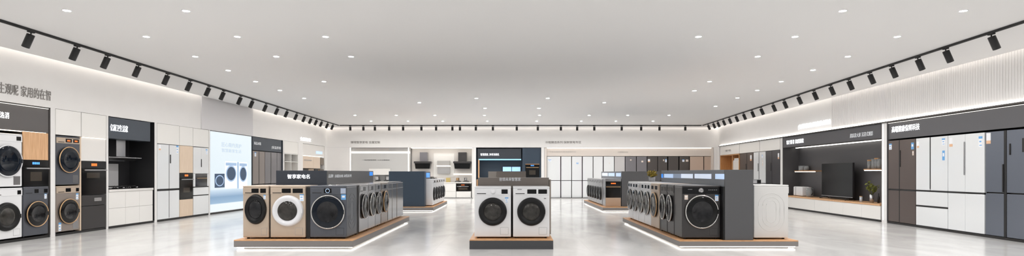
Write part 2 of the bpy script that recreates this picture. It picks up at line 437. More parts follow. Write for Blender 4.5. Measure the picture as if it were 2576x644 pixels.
def hood(label, loc, rz, w, z0, ch0, chw, chx, top, depth, m=BLACK, chm=STEEL, group=None, deep=0.12):
    """T-shaped cooker hood: root at the back wall; y negative towards the room."""
    t = thing('cooker_hood', label, 'cooker hood', (loc[0], loc[1], z0), rz, group)
    b = MB(); yb = 0
    prof = [(-depth, deep * .45), (-depth, deep * .62), (-depth * .55, deep * .8), (-.02, deep * .9), (-.02, 0), (-depth * .6, 0)]
    n = len(prof)
    a = [b.bm.verts.new((-w / 2, y, z)) for y, z in prof]; c = [b.bm.verts.new((w / 2, y, z)) for y, z in prof]
    b.bm.faces.new(a); b.bm.faces.new(c[::-1])
    for k in range(n): b.bm.faces.new((a[k], c[k], c[(k + 1) % n], a[(k + 1) % n]))
    b.make('canopy', m, t)
    MB().box(-w / 2 + .01, w / 2 - .01, -depth - .012, -depth + .01, deep * .47, deep * .6, 0, .003).make('front_rail', STEEL, t)
    MB().box(chx - chw / 2, chx + chw / 2, -depth * .55, -.02, deep * .7, top - z0, 0, .004).make('chimney', chm, t)
    MB().box(-w * .3, w * .3, -depth * .5, -.1, -0.006, 0.004).make('filter_panel', STEEL, t)
    return t

def gas_hob(label, loc, rz, w, d, group=None):
    t = thing('gas_hob', label, 'gas hob', loc, rz, group)
    MB().box(-w / 2, w / 2, -d / 2, d / 2, 0, .014, 0, .005).make('glass_plate', OVENG, t)
    for bx in (-w * .27, w * .27):
        MB().lathe([(.055, .012), (.055, .03), (.03, .036), (0, .036)], bx, 0, axis='z', cy=0, seg=20).make('burner', MIDGR, t)
        g = MB()
        for k in range(4):
            a = PI / 4 + k * PI / 2
            g.tube([(bx + .13 * math.cos(a), .13 * math.sin(a), .012), (bx + .13 * math.cos(a), .13 * math.sin(a), .055), (bx + .03 * math.cos(a), .03 * math.sin(a), .06)], .009, 6)
        g.tube([(bx + .13 * math.cos(2 * PI * k / 20), .13 * math.sin(2 * PI * k / 20), .05) for k in range(21)], .007, 6)
        g.make('pan_support', BLACK, t)
        MB().lathe([(.022, .012), (.02, .04), (0, .04)], bx, 0, axis='z', cy=-d * .42, seg=14).make('knob', STEEL, t)
    return t

def platform(label, x0, x1, y0, y1, zt, fm=FASCIA, glow=True):
    t = thing('display_platform', label, 'display platform', ((x0 + x1) / 2, (y0 + y1) / 2, 0))
    hx, hy = (x1 - x0) / 2, (y1 - y0) / 2
    MB().box(-hx, hx, -hy, hy, .032, zt - .016, 0, .003).make('fascia', fm, t)
    MB().box(-hx, hx, -hy, hy, zt - .016, zt, 0, .003).make('oak_deck', OAKF, t)
    b = MB(); e = .11 if glow else 0.0
    b.box(-hx + e, hx - e, -hy + e, hy - e, 0.0, .033); b.make('plinth', FASCIA if glow else fm, t)
    if glow:
        s = MB(); k = .045; q = .012
        s.box(-hx + k - q, hx - k + q, -hy + k - q, -hy + k, .019, .031); s.box(-hx + k - q, hx - k + q, hy - k, hy - k + q, .019, .031)
        s.box(-hx + k - q, -hx + k, -hy + k, hy - k, .019, .031); s.box(hx - k, hx - k + q, -hy + k, hy - k, .019, .031)
        s.make('led_strip', LEDW, t)
    return t

def face_text(root, string, fx, y0, y1, z0, z1, m, sgn, name='lettering', **k):
    """lettering on a face x = fx of a root (sgn +1: the face looks to +x, read from near to far; -1: read from far to near)."""
    o = text(name, string, 0, abs(y1 - y0), z0, z1, m, root, y=0, **k)
    if sgn > 0: o.location = (fx, min(y0, y1), 0); o.rotation_euler = (0, 0, PI / 2)
    else: o.location = (fx, max(y0, y1), 0); o.rotation_euler = (0, 0, -PI / 2)
    return o

# ================================================================== SETTING
b = MB(); b.box(-10.5, 11, -4, 28, -.1, 0); FL = struct('floor', b, floor_mat())
# ceiling with slots along both side walls
def wallx(Y): return RA + RB * Y
b = MB()
SL = 0.14
for (a, c) in (((-XL + SL, -4), (-XL + SL, 28)),):
    pts = [(-XL + SL, -4), (wallx(-4) - SL, -4), (wallx(YB - SL) - SL, YB - SL), (-XL + SL, YB - SL)]
    lo = [b.bm.verts.new((x, y, CEIL)) for x, y in pts]; hi = [b.bm.verts.new((x, y, CEIL + .06)) for x, y in pts]
    b.bm.faces.new(lo); b.bm.faces.new(hi)
    for k in range(4): b.bm.faces.new((lo[k], lo[(k + 1) % 4], hi[(k + 1) % 4], hi[k]))
b.box(-10.6, 11.2, -4, 28, CEIL + .2, CEIL + .3)
struct('ceiling', b, CEILM)

# cove strips inside the slots (shine down onto the upper walls)
b = MB(); b.box(-XL + .03, -XL + SL - .03, -2, L.at(505)[1], CEIL + .16, CEIL + .17); b.box(-XL + .03, -XL + SL - .03, L.at(634)[1], YB, CEIL + .16, CEIL + .17)
struct('trim_1', b, COVE)
b = MB(); q = [(wallx(-2) - .03, -2), (wallx(-2) - SL + .03, -2), (wallx(YB) - SL + .03, YB), (wallx(YB) - .03, YB)]
b.quad([(x, y, CEIL + .165) for x, y in q]); b.box(-XL + .1, wallx(YB) - .1, YB - SL + .03, YB - .03, CEIL + .16, CEIL + .17); struct('trim_2', b, COVE)

# left wall: bulkhead above 2.4 m, back of the niches, white pilasters
b = MB()
b.box(-9.5, -9.3, -4, 26.6, 0, CEIL + .25)
b.box(-9.3, -XL, -4, 26.6, TOP + .003, CEIL + .25)
def pil(px0, px1): b.box(-9.3, -XL, L.at(px0)[1], L.at(px1)[1], 0, TOP + .003)
pil(127.5, 139); pil(268, 272.5); pil(389, 395); pil(525.5, 528.5); pil(712, 714.5); pil(750, 762); pil(817, 830)
b.box(-9.3, -XL, -4, 8.6, 0, TOP + .003)
struct('wall_left', b, WALLM)
b = MB(); b.box(-XL - .001, -XL + .03, L.at(505)[1], L.at(634)[1], TOP + .006, CEIL + .06); struct('trim_3', b, GREYW)
b = MB(); b.box(-9.3, -XL - .015, 8.6, 25.6, 0, .045); struct('baseboard_left', b, SEAM)

# back wall
bx = lambda px: (px - CX) / F * YB
bz = lambda py: EYE - (py - CY) * YB / F
NT = bz(371)
b = MB()
b.box(-9.5, 10.6, YB + .72, YB + .9, 0, CEIL + .25)
b.box(-9.5, 10.6, YB, YB + .72, NT, CEIL + .25)
for p0, p1 in ((700, 880), (1190, 1197.5), (1361.5, 1369.5), (1796, 1890)): b.box(bx(p0), bx(p1), YB, YB + .72, 0, NT)
struct('wall_back', b, WALLM)
b = MB(); b.box(bx(880), bx(1796), YB + .02, YB + .72, 0, .03); struct('baseboard_back', b, MIDGR)
b = MB(); b.box(bx(822) , bx(1815), YB - .006, YB, NT, NT + .012); struct('trim_4', b, GREYW)

# right wall: same order, in its own slightly turned frame
Yr = lambda px, d=0.0: R.at(px, d)[1]
def rbox(b, Y0, Y1, d0, d1, z0, z1, mi=0):
    n0 = len(b.bm.faces)
    vs = [b.bm.verts.new((*R.pt(y, d), z)) for z in (z0, z1) for d in (d0, d1) for y in (Y0, Y1)]
    for q in ((0, 2, 3, 1), (4, 5, 7, 6), (0, 1, 5, 4), (2, 6, 7, 3), (0, 4, 6, 2), (1, 3, 7, 5)): b.bm.faces.new([vs[i] for i in q])
    b._mark(n0, mi, False)
b = MB()
rbox(b, -4, 26.6, .8, 1.0, 0, CEIL + .25); rbox(b, -4, 26.6, 0, .8, TOP + .003, CEIL + .25)
for p0, p1 in ((2230.5, 2218), (1968.5, 1963), (1810, 1800)): rbox(b, Yr(p0), Yr(p1), 0, .8, 0, TOP + .003)
rbox(b, -4, 9.0, 0, .8, 0, TOP + .003)
struct('wall_right', b, WALLM)
b = MB()   # fluted cladding on the near part of the upper wall
y = 6.5
while y < 15.7:
    n0 = len(b.bm.faces)
    pr = [(y + .002, 0), (y + .010, -.016), (y + .022, -.022), (y + .034, -.022), (y + .046, -.016), (y + .054, 0)]
    lo = [b.bm.verts.new((*R.pt(a, d), TOP + .06)) for a, d in pr]; hi = [b.bm.verts.new((*R.pt(a, d), CEIL + .1)) for a, d in pr]
    for k in range(5): b.bm.faces.new((lo[k], lo[k + 1], hi[k + 1], hi[k]))
    b.bm.faces.new(lo); b._mark(n0, 0, False)
    y += .062
struct('trim_5', b, WALLM)
b = MB(); rbox(b, 5, Yr(1810), -.05, 0, TOP - .012, TOP + .012); struct('trim_6', b, mat('ledge_dark', (70, 66, 64), .4))
b = MB(); rbox(b, 5, Yr(1812), -.04, -.012, TOP + .012, TOP + .024); struct('trim_7', b, mat('ledge_led', (255, 250, 244), .4, emit=7.0))
b = MB(); rbox(b, 9.0, 25.4, .015, .8, 0, .045); struct('baseboard_right', b, SEAM)

# ================================================================== DOWNLIGHTS
DL = [(168, 26), (468, 27), (368, 92), (597, 92), (819, 92), (491, 142), (695, 142), (883, 142), (574, 177), (643, 205), (815, 205), (704, 227), (765, 247),
      (2423, 27), (2120, 27), (2257, 92), (2000, 92), (1757, 92), (2133, 142), (1906, 142), (2045, 176), (1965, 205), (1785, 205), (1905, 227), (1747, 228), (1855, 246), (1800, 267),
      (1055, 258), (1520, 258), (1198, 247), (1378, 247), (1220, 272), (1356, 272)]  # this last line: unseen downlights added to keep the far end bright
pts = []
for i, (px, py) in enumerate(DL):
    Y = (CEIL - EYE) * F / (CY - py); X = (px - CX) / F * Y
    side = 'left' if px < CX else 'right'
    pts.append((X, Y, side))
for ri, Y in enumerate([22.5, 20.2] + [5.4, 2.0]):  # rows added for their light: far end, and overhead out of frame
    for X in (-5.7, -4.2, -2.8, -1, 1, 2.8, 4.2, 5.7): pts.append((X, Y, 'left' if X < 0 else 'right'))
ring_me = disc_me = None
order = sorted(range(len(pts)), key=lambda i: pts[i][1])
ROWN = {}
for i in order:
    X, Y, side = pts[i]
    rk = [q for q in sorted({round(p[1], 0) for p in pts})].index(round(Y, 0))
    same = sorted(abs(p[0]) for p in pts if round(p[1], 0) == round(Y, 0) and p[2] == side)
    k = same.index(abs(X))
    lab = f'round recessed ceiling downlight, {ORD[k]} {side} of centre in its row {Y:.0f} metres ahead' if Y > 0.5 else f'round recessed ceiling downlight, {ORD[k]} {side} of centre, {abs(Y):.0f} metres behind the camera'
    t = thing('ceiling_downlight', lab, 'downlight', (X, Y, CEIL), 0, 'downlights in the white ceiling')
    if ring_me is None:
        r = MB().lathe([(.052, -.0), (.052, -.004), (.043, -.006), (.041, -.002)], 0, 0, axis='z', seg=28, cap=False).make('trim_ring', WENAM, t)
        e = MB().lathe([(.042, -.003), (0, -.003)], 0, 0, axis='z', seg=28, cap=False).make('diffuser', LAMP, t)
        ring_me, disc_me = r.data, e.data
    else:
        for nm, me in (('trim_ring', ring_me), ('diffuser', disc_me)):
            o = bpy.data.objects.new(nm, me); C.objects.link(o); o.parent = t

# ================================================================== TRACKS AND SPOTLIGHTS
TZ = 3.245
def track_pt(px, side):
    y = 55 + .307 * px if side == 'L' else 316 - .32 * (px - 1770)
    Y = (TZ - EYE) * F / (CY - y); return Vector(((px - CX) / F * Y, Y, TZ))
def track(label, p0, p1):
    d = p1 - p0; t = thing('ceiling_track', label, 'light track', (p0.x, p0.y, CEIL), math.atan2(d.y, d.x) - PI / 2); n = d.length
    MB().box(-.02, .02, 0, n, -.035, 0, 0, .004).make('rail', BLACK, t)
    MB().box(-.006, .006, .02, n - .02, -.037, -.03).make('conductor_slot', SEAM, t)
    MB().box(-.022, .022, -.02, .0, -.036, 0).make('end_cap', BLACK, t)
pl0, pl1 = track_pt(-90, 'L'), track_pt(852, 'L')
pr0, pr1 = track_pt(2660, 'R'), track_pt(1768, 'R')
track('black lighting track on the ceiling running along the left wall', pl0, pl1)
track('black lighting track on the ceiling running along the right wall', pr0, pr1)
track('thin black lighting track on the ceiling in front of the back wall', Vector((pl1.x + .06, pl1.y, 0)), Vector((pr1.x - .06, pr1.y, 0)))
head_parts = {}
def spot(label, p, tiltdir, tilt, group, scale=1.0, lens=None):
    """tiltdir: world angle (about z) the lamp leans to; the head hangs below the rail."""
    t = thing('track_spotlight', label, 'spotlight', (p.x, p.y, TZ), tiltdir, group)
    key = (round(tilt, 2), scale)
    if key not in head_parts:
        M = Matrix.Translation((0, 0, -.045)) @ Matrix.Rotation(-tilt, 4, 'Y')
        hl = .2 * scale
        a = MB(); a.box(-.02, .02, -.05, .05, -.02, 0, 0, .004); a.lathe([(.009, -.05), (.009, -.015)], 0, 0, axis='z', seg=10)
        a = a.make('adapter', BLACK, t)
        h = MB(); h.lathe([(.0, -.0), (.046, -.0), (.05, -.006), (.05, -hl), (.044, -hl - .004), (.04, -hl + .004)], 0, 0, axis='z', seg=24, cap=False)
        h.bm.transform(M); h = h.make('lamp_head', BLACK, t)
        g = MB(); g.lathe([(.04, -hl + .003), (0, -hl + .003)], 0, 0, axis='z', seg=20, cap=False); g.bm.transform(M)
        g = g.make('lens', lens or LENS, h)
        head_parts[key] = (a.data, h.data, g.data)
    else:
        am, hm, gm = head_parts[key]
        a = bpy.data.objects.new('adapter', am); C.objects.link(a); a.parent = t
        h = bpy.data.objects.new('lamp_head', hm); C.objects.link(h); h.parent = t
        g = bpy.data.objects.new('lens', gm); C.objects.link(g); g.parent = h
    return t
for i, px in enumerate((78, 194, 271, 349, 422, 479, 526, 563, 606, 636, 670, 699, 723, 747, 767, 783, 797, 810, 825, 838)):
    spot(f'black spotlight on the left wall track, {ORD[i]} from the camera end', track_pt(px, 'L'), PI, math.radians(24), 'spotlights on the left track')
for i, px in enumerate((2494, 2379, 2309, 2243, 2188, 2135, 2089, 2047, 2008, 1972, 1944, 1914, 1891, 1870, 1851, 1834, 1819, 1805, 1794, 1781)):
    spot(f'black spotlight on the right wall track, {ORD[i]} from the camera end', track_pt(px, 'R'), 0, math.radians(24), 'spotlights on the right track')
for i, px in enumerate((881, 914, 943, 979, 1014, 1060, 1097, 1138, 1157, 1197, 1240, 1300, 1353, 1411, 1452, 1495, 1564, 1613, 1659, 1724)):
    Y = pl1.y
    spot(f'small black spotlight on the back wall track, {ORD[i]} from its left end', Vector(((px - CX) / F * Y, Y, TZ)), PI / 2, math.radians(4), 'spotlights on the back track', .8, LENSB)

# ================================================================== LEFT WALL UNITS
G_L = 'built-in units along the left wall'
def lpos(a, c, d=0.0, gap=.003): return L.span(a, c, d, gap)
def at3(p, z): return (p[0], p[1], z)
def fascia(label, wall, pxl, pxr, z0, z1, m, d=.02, depth=.3, led_low=None, led_top=None, name='fascia_panel'):
    p, r, w = wall.span(pxl, pxr, d, 0.002)
    t = thing(name, label, 'sign panel', at3(p, z0), r)
    MB().box(-w / 2, w / 2, 0, depth, 0, z1 - z0, 0, .002).make('panel', m, t)
    if led_low: MB().box(-w / 2 + .03, w / 2 - .03, .02, .05, -.012, 0.001).make('led_strip', led_low, t)
    if led_top:
        MB().box(-w / 2 + .02, w / 2 - .02, -.02, -.004, z1 - z0 - .008, z1 - z0).make('led_strip', led_top, t)
    return t, w
def ptext(t, wall, base, z0, string, pxl, pxr, pyt, pyb, m, d=0.02, bold=0.0, name='lettering'):
    """lettering on a panel of root t (base = its centre point on the plane): pixel box of the writing"""
    a, c = wall.at(pxl, d), wall.at(pxr, d)
    rl = t.rotation_euler.z; ux, uy = math.cos(rl), math.sin(rl)
    xa = (a[0] - t.location.x) * ux + (a[1] - t.location.y) * uy; xc = (c[0] - t.location.x) * ux + (c[1] - t.location.y) * uy
    zm = wall.z((pxl + pxr) / 2, (pyt + pyb) / 2, d); hh = abs(pyb - pyt) * wall.at((pxl + pxr) / 2, d)[1] / F
    return text(name, string, xa, xc, zm - hh / 2 - t.location.z, zm + hh / 2 - t.location.z, m, t, bold=bold)
def side_lining(label, wall, pxl, pxr, z0, z1, d, m, left=True, right=True, back=True, th=.007, name='niche_lining'):
    p, r, w = wall.span(pxl, pxr, 0, 0.001)
    t = thing(name, label, 'niche lining', at3(p, z0), r); h = z1 - z0
    if left: MB().box(-w / 2, -w / 2 + th, 0.004, d, 0, h).make('side_panel', m, t)
    if right: MB().box(w / 2 - th, w / 2, 0.004, d, 0, h).make('side_panel', m, t)
    if back: MB().box(-w / 2 + th, w / 2 - th, d - .03, d, 0, h).make('back_panel', m, t)
    return t, w

# --- unit 1: dark surround with two laundry columns
side_lining('dark warm grey surround of the laundry bay nearest the camera on the left wall', L, -60, 127, .045, TOP, .65, HEADW, left=False)
t, w = fascia('warm grey sign panel above the white stacked washers at the left edge', L, -60, 122.3, 1.93, TOP - .02, HEADW, led_low=LEDWARM, led_top=LEDS)
ptext(t, L, None, 0, '洗洛消', -14, 22, 281, 297, LETW, bold=0.0)
p, r, w = lpos(-26, 56)
washer('white washing machine with black door at the bottom of the stack by the left edge', at3(p, .05), r, w, .885, .58, ring='black', disp=((.83, .95),), R=.24, vent=False, flap=True)
washer('white tumble dryer with big dark glass door on top of the white washer', at3(p, .937), r, w, .93, .58, ring='chrome', ringm=GLASSN, drum=GLASSN, disp=((.8, .95),), R=.265, cz=.46, trim=RINGW, vent=True, flap=False, drawer=False, name='tumble_dryer', cat='tumble dryer', feet=False)
p, r, w = lpos(58, 122, .01)
cabinet('oak panel cupboard above the oven in the laundry bay at the left edge', p, r, w, 1.425, 1.925, .6, OAK)
oven('black built-in oven with blue clock under the oak panel', at3(p, 0), r, w, .955, 1.42, .55, LEDB)
washer('grey washing machine with gold rimmed door below the oven with blue clock', at3(p, .05), r, w, .895, .55, body=GRAPH, ring='chrome', drum=DRUMD, disp=((.42, .58), (.8, .95)), trim=GOLDB, R=.225, stickers=((.2, .72, .05, .1, 'blue'),), flap=False)
MB_ = tag(text('wall_lettering', '进生观呢 家用的在智', 0, L.at(127)[1] - L.at(-24)[1], 0, .19, LETG, bold=0.0, loc=(-XL, L.at(-24)[1], 2.53), rz=PI / 2), 'dark grey lettering on the white wall above the bay nearest the camera', 'wall lettering')

# --- unit 2
p, r, w = lpos(139.5, 204)
cabinet('white upper cabinet over the stack of gold trimmed washers', p, r, w, 1.915, TOP, .6, WHITE, group=G_L)
c2, r2, w2 = lpos(205, 267.5)
tt = cabinet('white upper cabinet over the pale lift-up door left of the cooker bay', c2, r2, w2, 1.915, TOP, .6, WHITE, group=G_L)
tt = cabinet('pale glossy cupboard door with light strip above the tall black oven', c2, r2, w2, 1.432, 1.912, .6, WHITEG, group=G_L, fy=.012)
MB().box(-w2 / 2 + .02, w2 / 2 - .02, -.008, .012, .466, .478).make('led_strip', LEDS, tt)
p3, r3, w3 = lpos(140.5, 200.5)
MB_ = None
washer('grey washing machine with orange display on top of the gold washer', at3(p3, .945), r3, w3, .95, .58, body=GRAPH, ring='chrome', drum=GLASSN, ringm=GLASSN, panel=GOLD, disp=((.38, .64), (.7, .95)), glow=LEDO, trim=GOLDB, R=.245, cz=.5, vent=True, flap=False, feet=False)
washer('gold washing machine with black door at the bottom of the stack by the white pillar', at3(p3, .05), r3, w3, .892, .58, body=mat('gold_grey_enamel', (156, 146, 139), .3, metal=.5), panel=GOLD, lid=GOLD, ring='chrome', drum=DRUMD, disp=((.38, .6), (.82, .95)), trim=GOLDB, R=.235, stickers=((.22, .68, .06, .12, 'blue'), (-.2, .12, .06, .16, 'blue')), vent=True, flap=False)
p4, r4, w4 = lpos(201, 204.5)
tag(MB().box(-w4 / 2, w4 / 2, .0, .58, .0, 1.86, 0).make('end_panel', BEECH, None, at3(p4, .046), r4), 'slim beech end panel between gold washer and black oven', 'panel')
oven('tall black built-in oven with orange digits above the grey dishwasher', at3(c2, 0), r2, w2, .748, 1.428, .55, LEDO, win=(.2, .72, .5, .66), hz=.76)
t = fridge('grey dishwasher with silver badge below the tall black oven', at3(c2, .05), r2, w2, .693, .55, DGRAPH, [(0, 1, .0, .47), (0, 1, .475, .692)], cat='dishwasher', name='dishwasher')
MB().box(.0, .2, -.003, .002, .56, .63, 0, .003).make('badge', STEEL, t)

# --- unit 3: cooker bay
side_lining('black lining of the cooker bay with white drawers on the left wall', L, 272.5, 389, .045, TOP, .63, KLIN)
t, w = fascia('blue grey sign panel above the cooker hood on the left wall', L, 273.5, 378, 1.937, TOP - .012, HEADB, d=.03, depth=.28)
ptext(t, L, None, 0, '亿厨卫生活家', 277, 321, 314, 331, LETW, d=.03, bold=0.0)
ya, yb_ = 12.0, 13.08
xk = -(XL + .6)
hood('black cooker hood with steel chimney in the black bay on the left wall', (xk, (ya + yb_) / 2), PI / 2, yb_ - ya, 1.47, 1.6, .3, .16, 1.937, .47)
tag(MB().box(-.54, .5, 0, .012, 0, .56).make('splashback', SPLASH, None, (xk + .012, 12.46, .84), PI / 2), 'pale grey glass splashback behind the gas hob on the left wall', 'splashback')
p, r, w = lpos(273, 384.5)
cabinet('white drawer unit under the gas hob in the black cooker bay', p, r, w, .05, .785, .56, WHITE, cols=(0, .355, .675, 1), rows=(0, .515, 1), kind='drawer_front', name='drawer_unit')
tag(MB().box(-w / 2, w / 2, -.02, .57, 0, .05, 0, .004).make('worktop', WHITEG, None, at3(p, .786), r), 'white worktop over the drawers in the black cooker bay', 'worktop')
gas_hob('black gas hob on the white worktop in the black cooker bay', (-(XL + .27), 12.62, .836), PI / 2, .82, .46)

# --- unit 4
for a, c, nm in ((395.5, 451.5, 'the white four-door fridge'), (452, 485.5, 'the beech oven column'), (486, 525, 'the slim white column beside the lightbox')):
    p, r, w = lpos(a, c, gap=.001)
    cabinet(f'white upper cabinet over {nm} on the left wall', p, r, w, 1.905, TOP, .6, WHITE, group=G_L)
p, r, w = lpos(396, 451.5)
fridge('white four-door fridge with black grip strip beside the cooker bay', at3(p, .05), r, w, 1.845, .58, WGLASS, [(0, .515, .0, .70), (.515, 1, 0, .70), (0, .515, .745, 1.845), (.515, 1, .745, 1.845)], strips=((0, 1, .7, .745), (.505, .525, .02, 1.84)),
       handles=((.57, 1.38, 1.6, BLACK),), stickers=((.1, 1.76, .07, .13, 'orange'), (.9, 1.74, .09, .2, 'blue')))
p, r, w = lpos(452, 485.5, gap=.002)
cabinet('pale beech cupboard above the oven between the two white fridges', p, r, w, 1.19, 1.9, .58, BEECH, carcass=BEECH)
oven('black built-in oven with orange digits in the beech column', at3(p, 0), r, w, .5, 1.186, .55, LEDO, win=(.25, .75, .26, .44), hz=.78)
cabinet('pale beech drawer below the oven in the beech column', p, r, w, .05, .496, .58, BEECH, kind='drawer_front', carcass=BEECH)
p, r, w = lpos(486.5, 525)
t = fridge('white column unit with small blue oven next to the lightbox', at3(p, .05), r, w, 1.845, .58, WGLASS, [(0, .5, 1.12, 1.84), (.5, 1, 1.12, 1.84), (0, .13, .765, 1.12), (.9, 1, .765, 1.12), (0, 1, .535, .745), (0, 1, 0, .515)], body=LGREYF,
           strips=((0, 1, .742, .766), (0, 1, .512, .534)), handles=((.5, 1.3, 1.52, BLACK),), stickers=((.86, 1.73, .09, .14, 'blue'),), cat='kitchen column', name='column_unit')
o = MB().box(-w / 2 + .13 * w, -w / 2 + .9 * w, -.004, .055, .77, 1.115, 0, .004).make('compact_oven', OVENBL, t)
MB().box(-w / 2 + .2 * w, -w / 2 + .83 * w, -.03, -.012, .985, 1.0).make('handle', GOLDB, o)

# --- lightbox
ya, yc = L.at(529)[1], L.at(633)[1]; wl = yc - ya
t = thing('lightbox', 'glowing pale blue lightbox poster of three washers on the left wall', 'lightbox', (-XL - .01, (ya + yc) / 2, 0.0), PI / 2)
MB().box(-wl / 2, wl / 2, .0, .1, .045, TOP - .006).make('frame', STEEL, t)
MB().box(-wl / 2 + .012, wl / 2 - .012, -.008, .0, .06, TOP - .02).make('lit_panel', lightbox_mat(), t)
PW = mat('print_white', (226, 236, 246), .4, emit=.55); PS = mat('print_shade', (150, 175, 205), .4, emit=.5); PD = mat('print_dark', (52, 76, 104), .4, emit=.25); PG = mat('print_letters', (172, 190, 208), .4, emit=.45)
def lbx(px): return L.at(px)[1] - (ya + yc) / 2
def lbz(px, py): return L.z(px, py)
def pic(x0, x1, zt, zb, kind):
    b = MB(); X0, X1 = lbx(x0), lbx(x1); Z1, Z0 = lbz((x0 + x1) / 2, zt), lbz((x0 + x1) / 2, zb)
    b.box(X0, X1, -.0105, -.008, Z0, Z1, 0 if kind else 2, .02)
    if kind:
        b.box(X0 + .03, X1 - .03, -.0115, -.008, Z1 - .13, Z1 - .04, 1)
    cx_, r_ = (X0 + X1) / 2, (Z1 - Z0) * (.27 if kind else .36); sq = (X1 - X0) * .4 / r_
    cz_ = Z0 + (Z1 - Z0) * (.55 if kind else .5)
    b.lathe([(r_ * 1.12, -.009), (r_ * 1.1, -.013), (r_ * .9, -.014)], cx_, cz_, sq, seg=32, mi=1, cap=False)
    b.lathe([(r_ * .92, -.014), (r_ * .5, -.0145), (0, -.0145)], cx_, cz_, sq, seg=32, mi=2, cap=False)
    b.make('printed_washer', [PW, PS, PD], t)
pic(540, 565, 437, 472, 0); pic(566.5, 596, 406, 474, 1); pic(601, 622, 408, 474, 1)
MB().box(lbx(597), lbx(600.5), -.0105, -.008, lbz(598, 474), lbz(598, 408)).make('printed_side', PS, t)
text('lettering', '匠心简约洗护', lbx(558), lbx(607), lbz(582, 371), lbz(582, 360), PG, t, y=-.008, depth=.002, bold=0.0)
text('lettering', '智慧新家生活', lbx(558), lbx(607), lbz(582, 384), lbz(582, 375), PG, t, y=-.008, depth=.002, bold=0.0)

# --- fridge bay
side_lining('dark blue grey surround of the taupe fridge bay beyond the lightbox', L, 634.5, 712, .045, TOP, .65, HEADB)
t, w = fascia('blue grey sign panel over the taupe fridges beyond the lightbox', L, 635.5, 708, 1.95, TOP - .01, HEADB, d=.03)
ptext(t, L, None, 0, '臻品冰箱', 638.5, 656, 357, 364.5, LETM, d=.03, bold=0.0)
ptext(t, L, None, 0, '|恒温养鲜', 683, 706, 368, 376.5, LETM, d=.03, bold=0.0)
for (a, c, m, nm, sp) in ((636, 666.5, TAUPEL, 'warm grey two-door fridge with white label next to the lightbox', .5), (667, 696.8, GREYF, 'grey two-door fridge in the middle of the bay beyond the lightbox', .48), (697.3, 708.5, GREYF, 'narrow grey freezer at the far end of the bay beyond the lightbox', 1)):
    p, r, w = lpos(a, c, .05)
    cells = [(0, sp, 0, .74), (sp, 1, 0, .74), (0, sp, .76, 1.88), (sp, 1, .76, 1.88)] if sp < 1 else [(0, 1, 0, .74), (0, 1, .76, 1.88)]
    fridge(nm, at3(p, .05), r, w, 1.88, .55, m, cells, strips=((sp - .025, sp + .025, .02, 1.86),) if sp < 1 else (), stickers=((.2, 1.76, .12, .14, 'blue'),) if a == 636 else ())
# --- white display cupboard with cubbies
p, r, w = lpos(714.8, 749.8)
cabinet('white upper cabinet over the open cubbies near the back left corner', p, r, w, 1.93, TOP, .6, WHITE, group=G_L)
t = thing('cubby_unit', 'white cupboard with four open cubbies near the back left corner', 'cupboard', at3(p, .046), r)
for x in (-w / 2, -.012, w / 2 - .025): MB().box(x, x + .025, .0, .6, .9, 1.88).make('upright', WHITE, t)
for z in (.88, 1.56, 1.858): MB().box(-w / 2, w / 2, .0, .6, z, z + .022).make('shelf', WHITE, t)
MB().box(-w / 2, w / 2, .58, .6, .9, 1.88).make('back_panel', CREAM, t)
MB().box(-w / 2, w / 2, .02, .6, 0, .88).make('carcass', GREYW, t)
for s in (0, 1): MB().box(-w / 2 + s * w / 2 + .003, s * w / 2 - .003, 0, .021, .003, .875, 0, .002).make('door', WHITE, t)
def loc_of(t, x, y, z):
    a = t.rotation_euler.z; return (t.location.x + x * math.cos(a) - y * math.sin(a), t.location.y + x * math.sin(a) + y * math.cos(a), t.location.z + z)
for i, x in enumerate((-w * .27, w * .24)):
    q = loc_of(t, x, .3, 1.583)
    k = MB(); k.lathe([(.1, 0), (.24, .02), (.24, .03), (.1, .035)], 0, 0, axis='z', seg=24); k.lathe([(.09, .035), (.2, .08), (.2, .09), (.185, .088), (.08, .045)], 0, 0, axis='z', seg=24)
    tag(k.make('serving_bowl', [MIDGR, STEEL][i], None, q), ['dark metal bowl on a plate in the nearer upper cubby', 'steel bowl on a plate in the farther upper cubby'][i], 'bowl', 'bowls in the cubbies')
    kt = thing('kettle', ['squat black kettle in the nearer lower cubby', 'slim black kettle in the farther lower cubby'][i], 'kettle', loc_of(t, x, .2, .903), r, 'kettles in the cubbies')
    s = (1.0, .75)[i]
    MB().lathe([(.0, 0), (.1 * s, 0), (.12 * s, .06), (.11 * s, .3), (.06 * s, .42), (.05 * s, .44), (0, .44)], 0, 0, axis='z', seg=24, cap=False).make('kettle_body', BLACK, kt)
    MB().lathe([(.05 * s, .44), (.03, .46), (.018, .47), (.018, .5), (0, .5)], 0, 0, axis='z', seg=16, cap=False).make('lid', STEEL, kt)
    MB().tube([(.09 * s, 0, .36), (.19 * s, 0, .34), (.2 * s, 0, .2), (.11 * s, 0, .1)], .014, 8).make('handle', BLACK, kt)
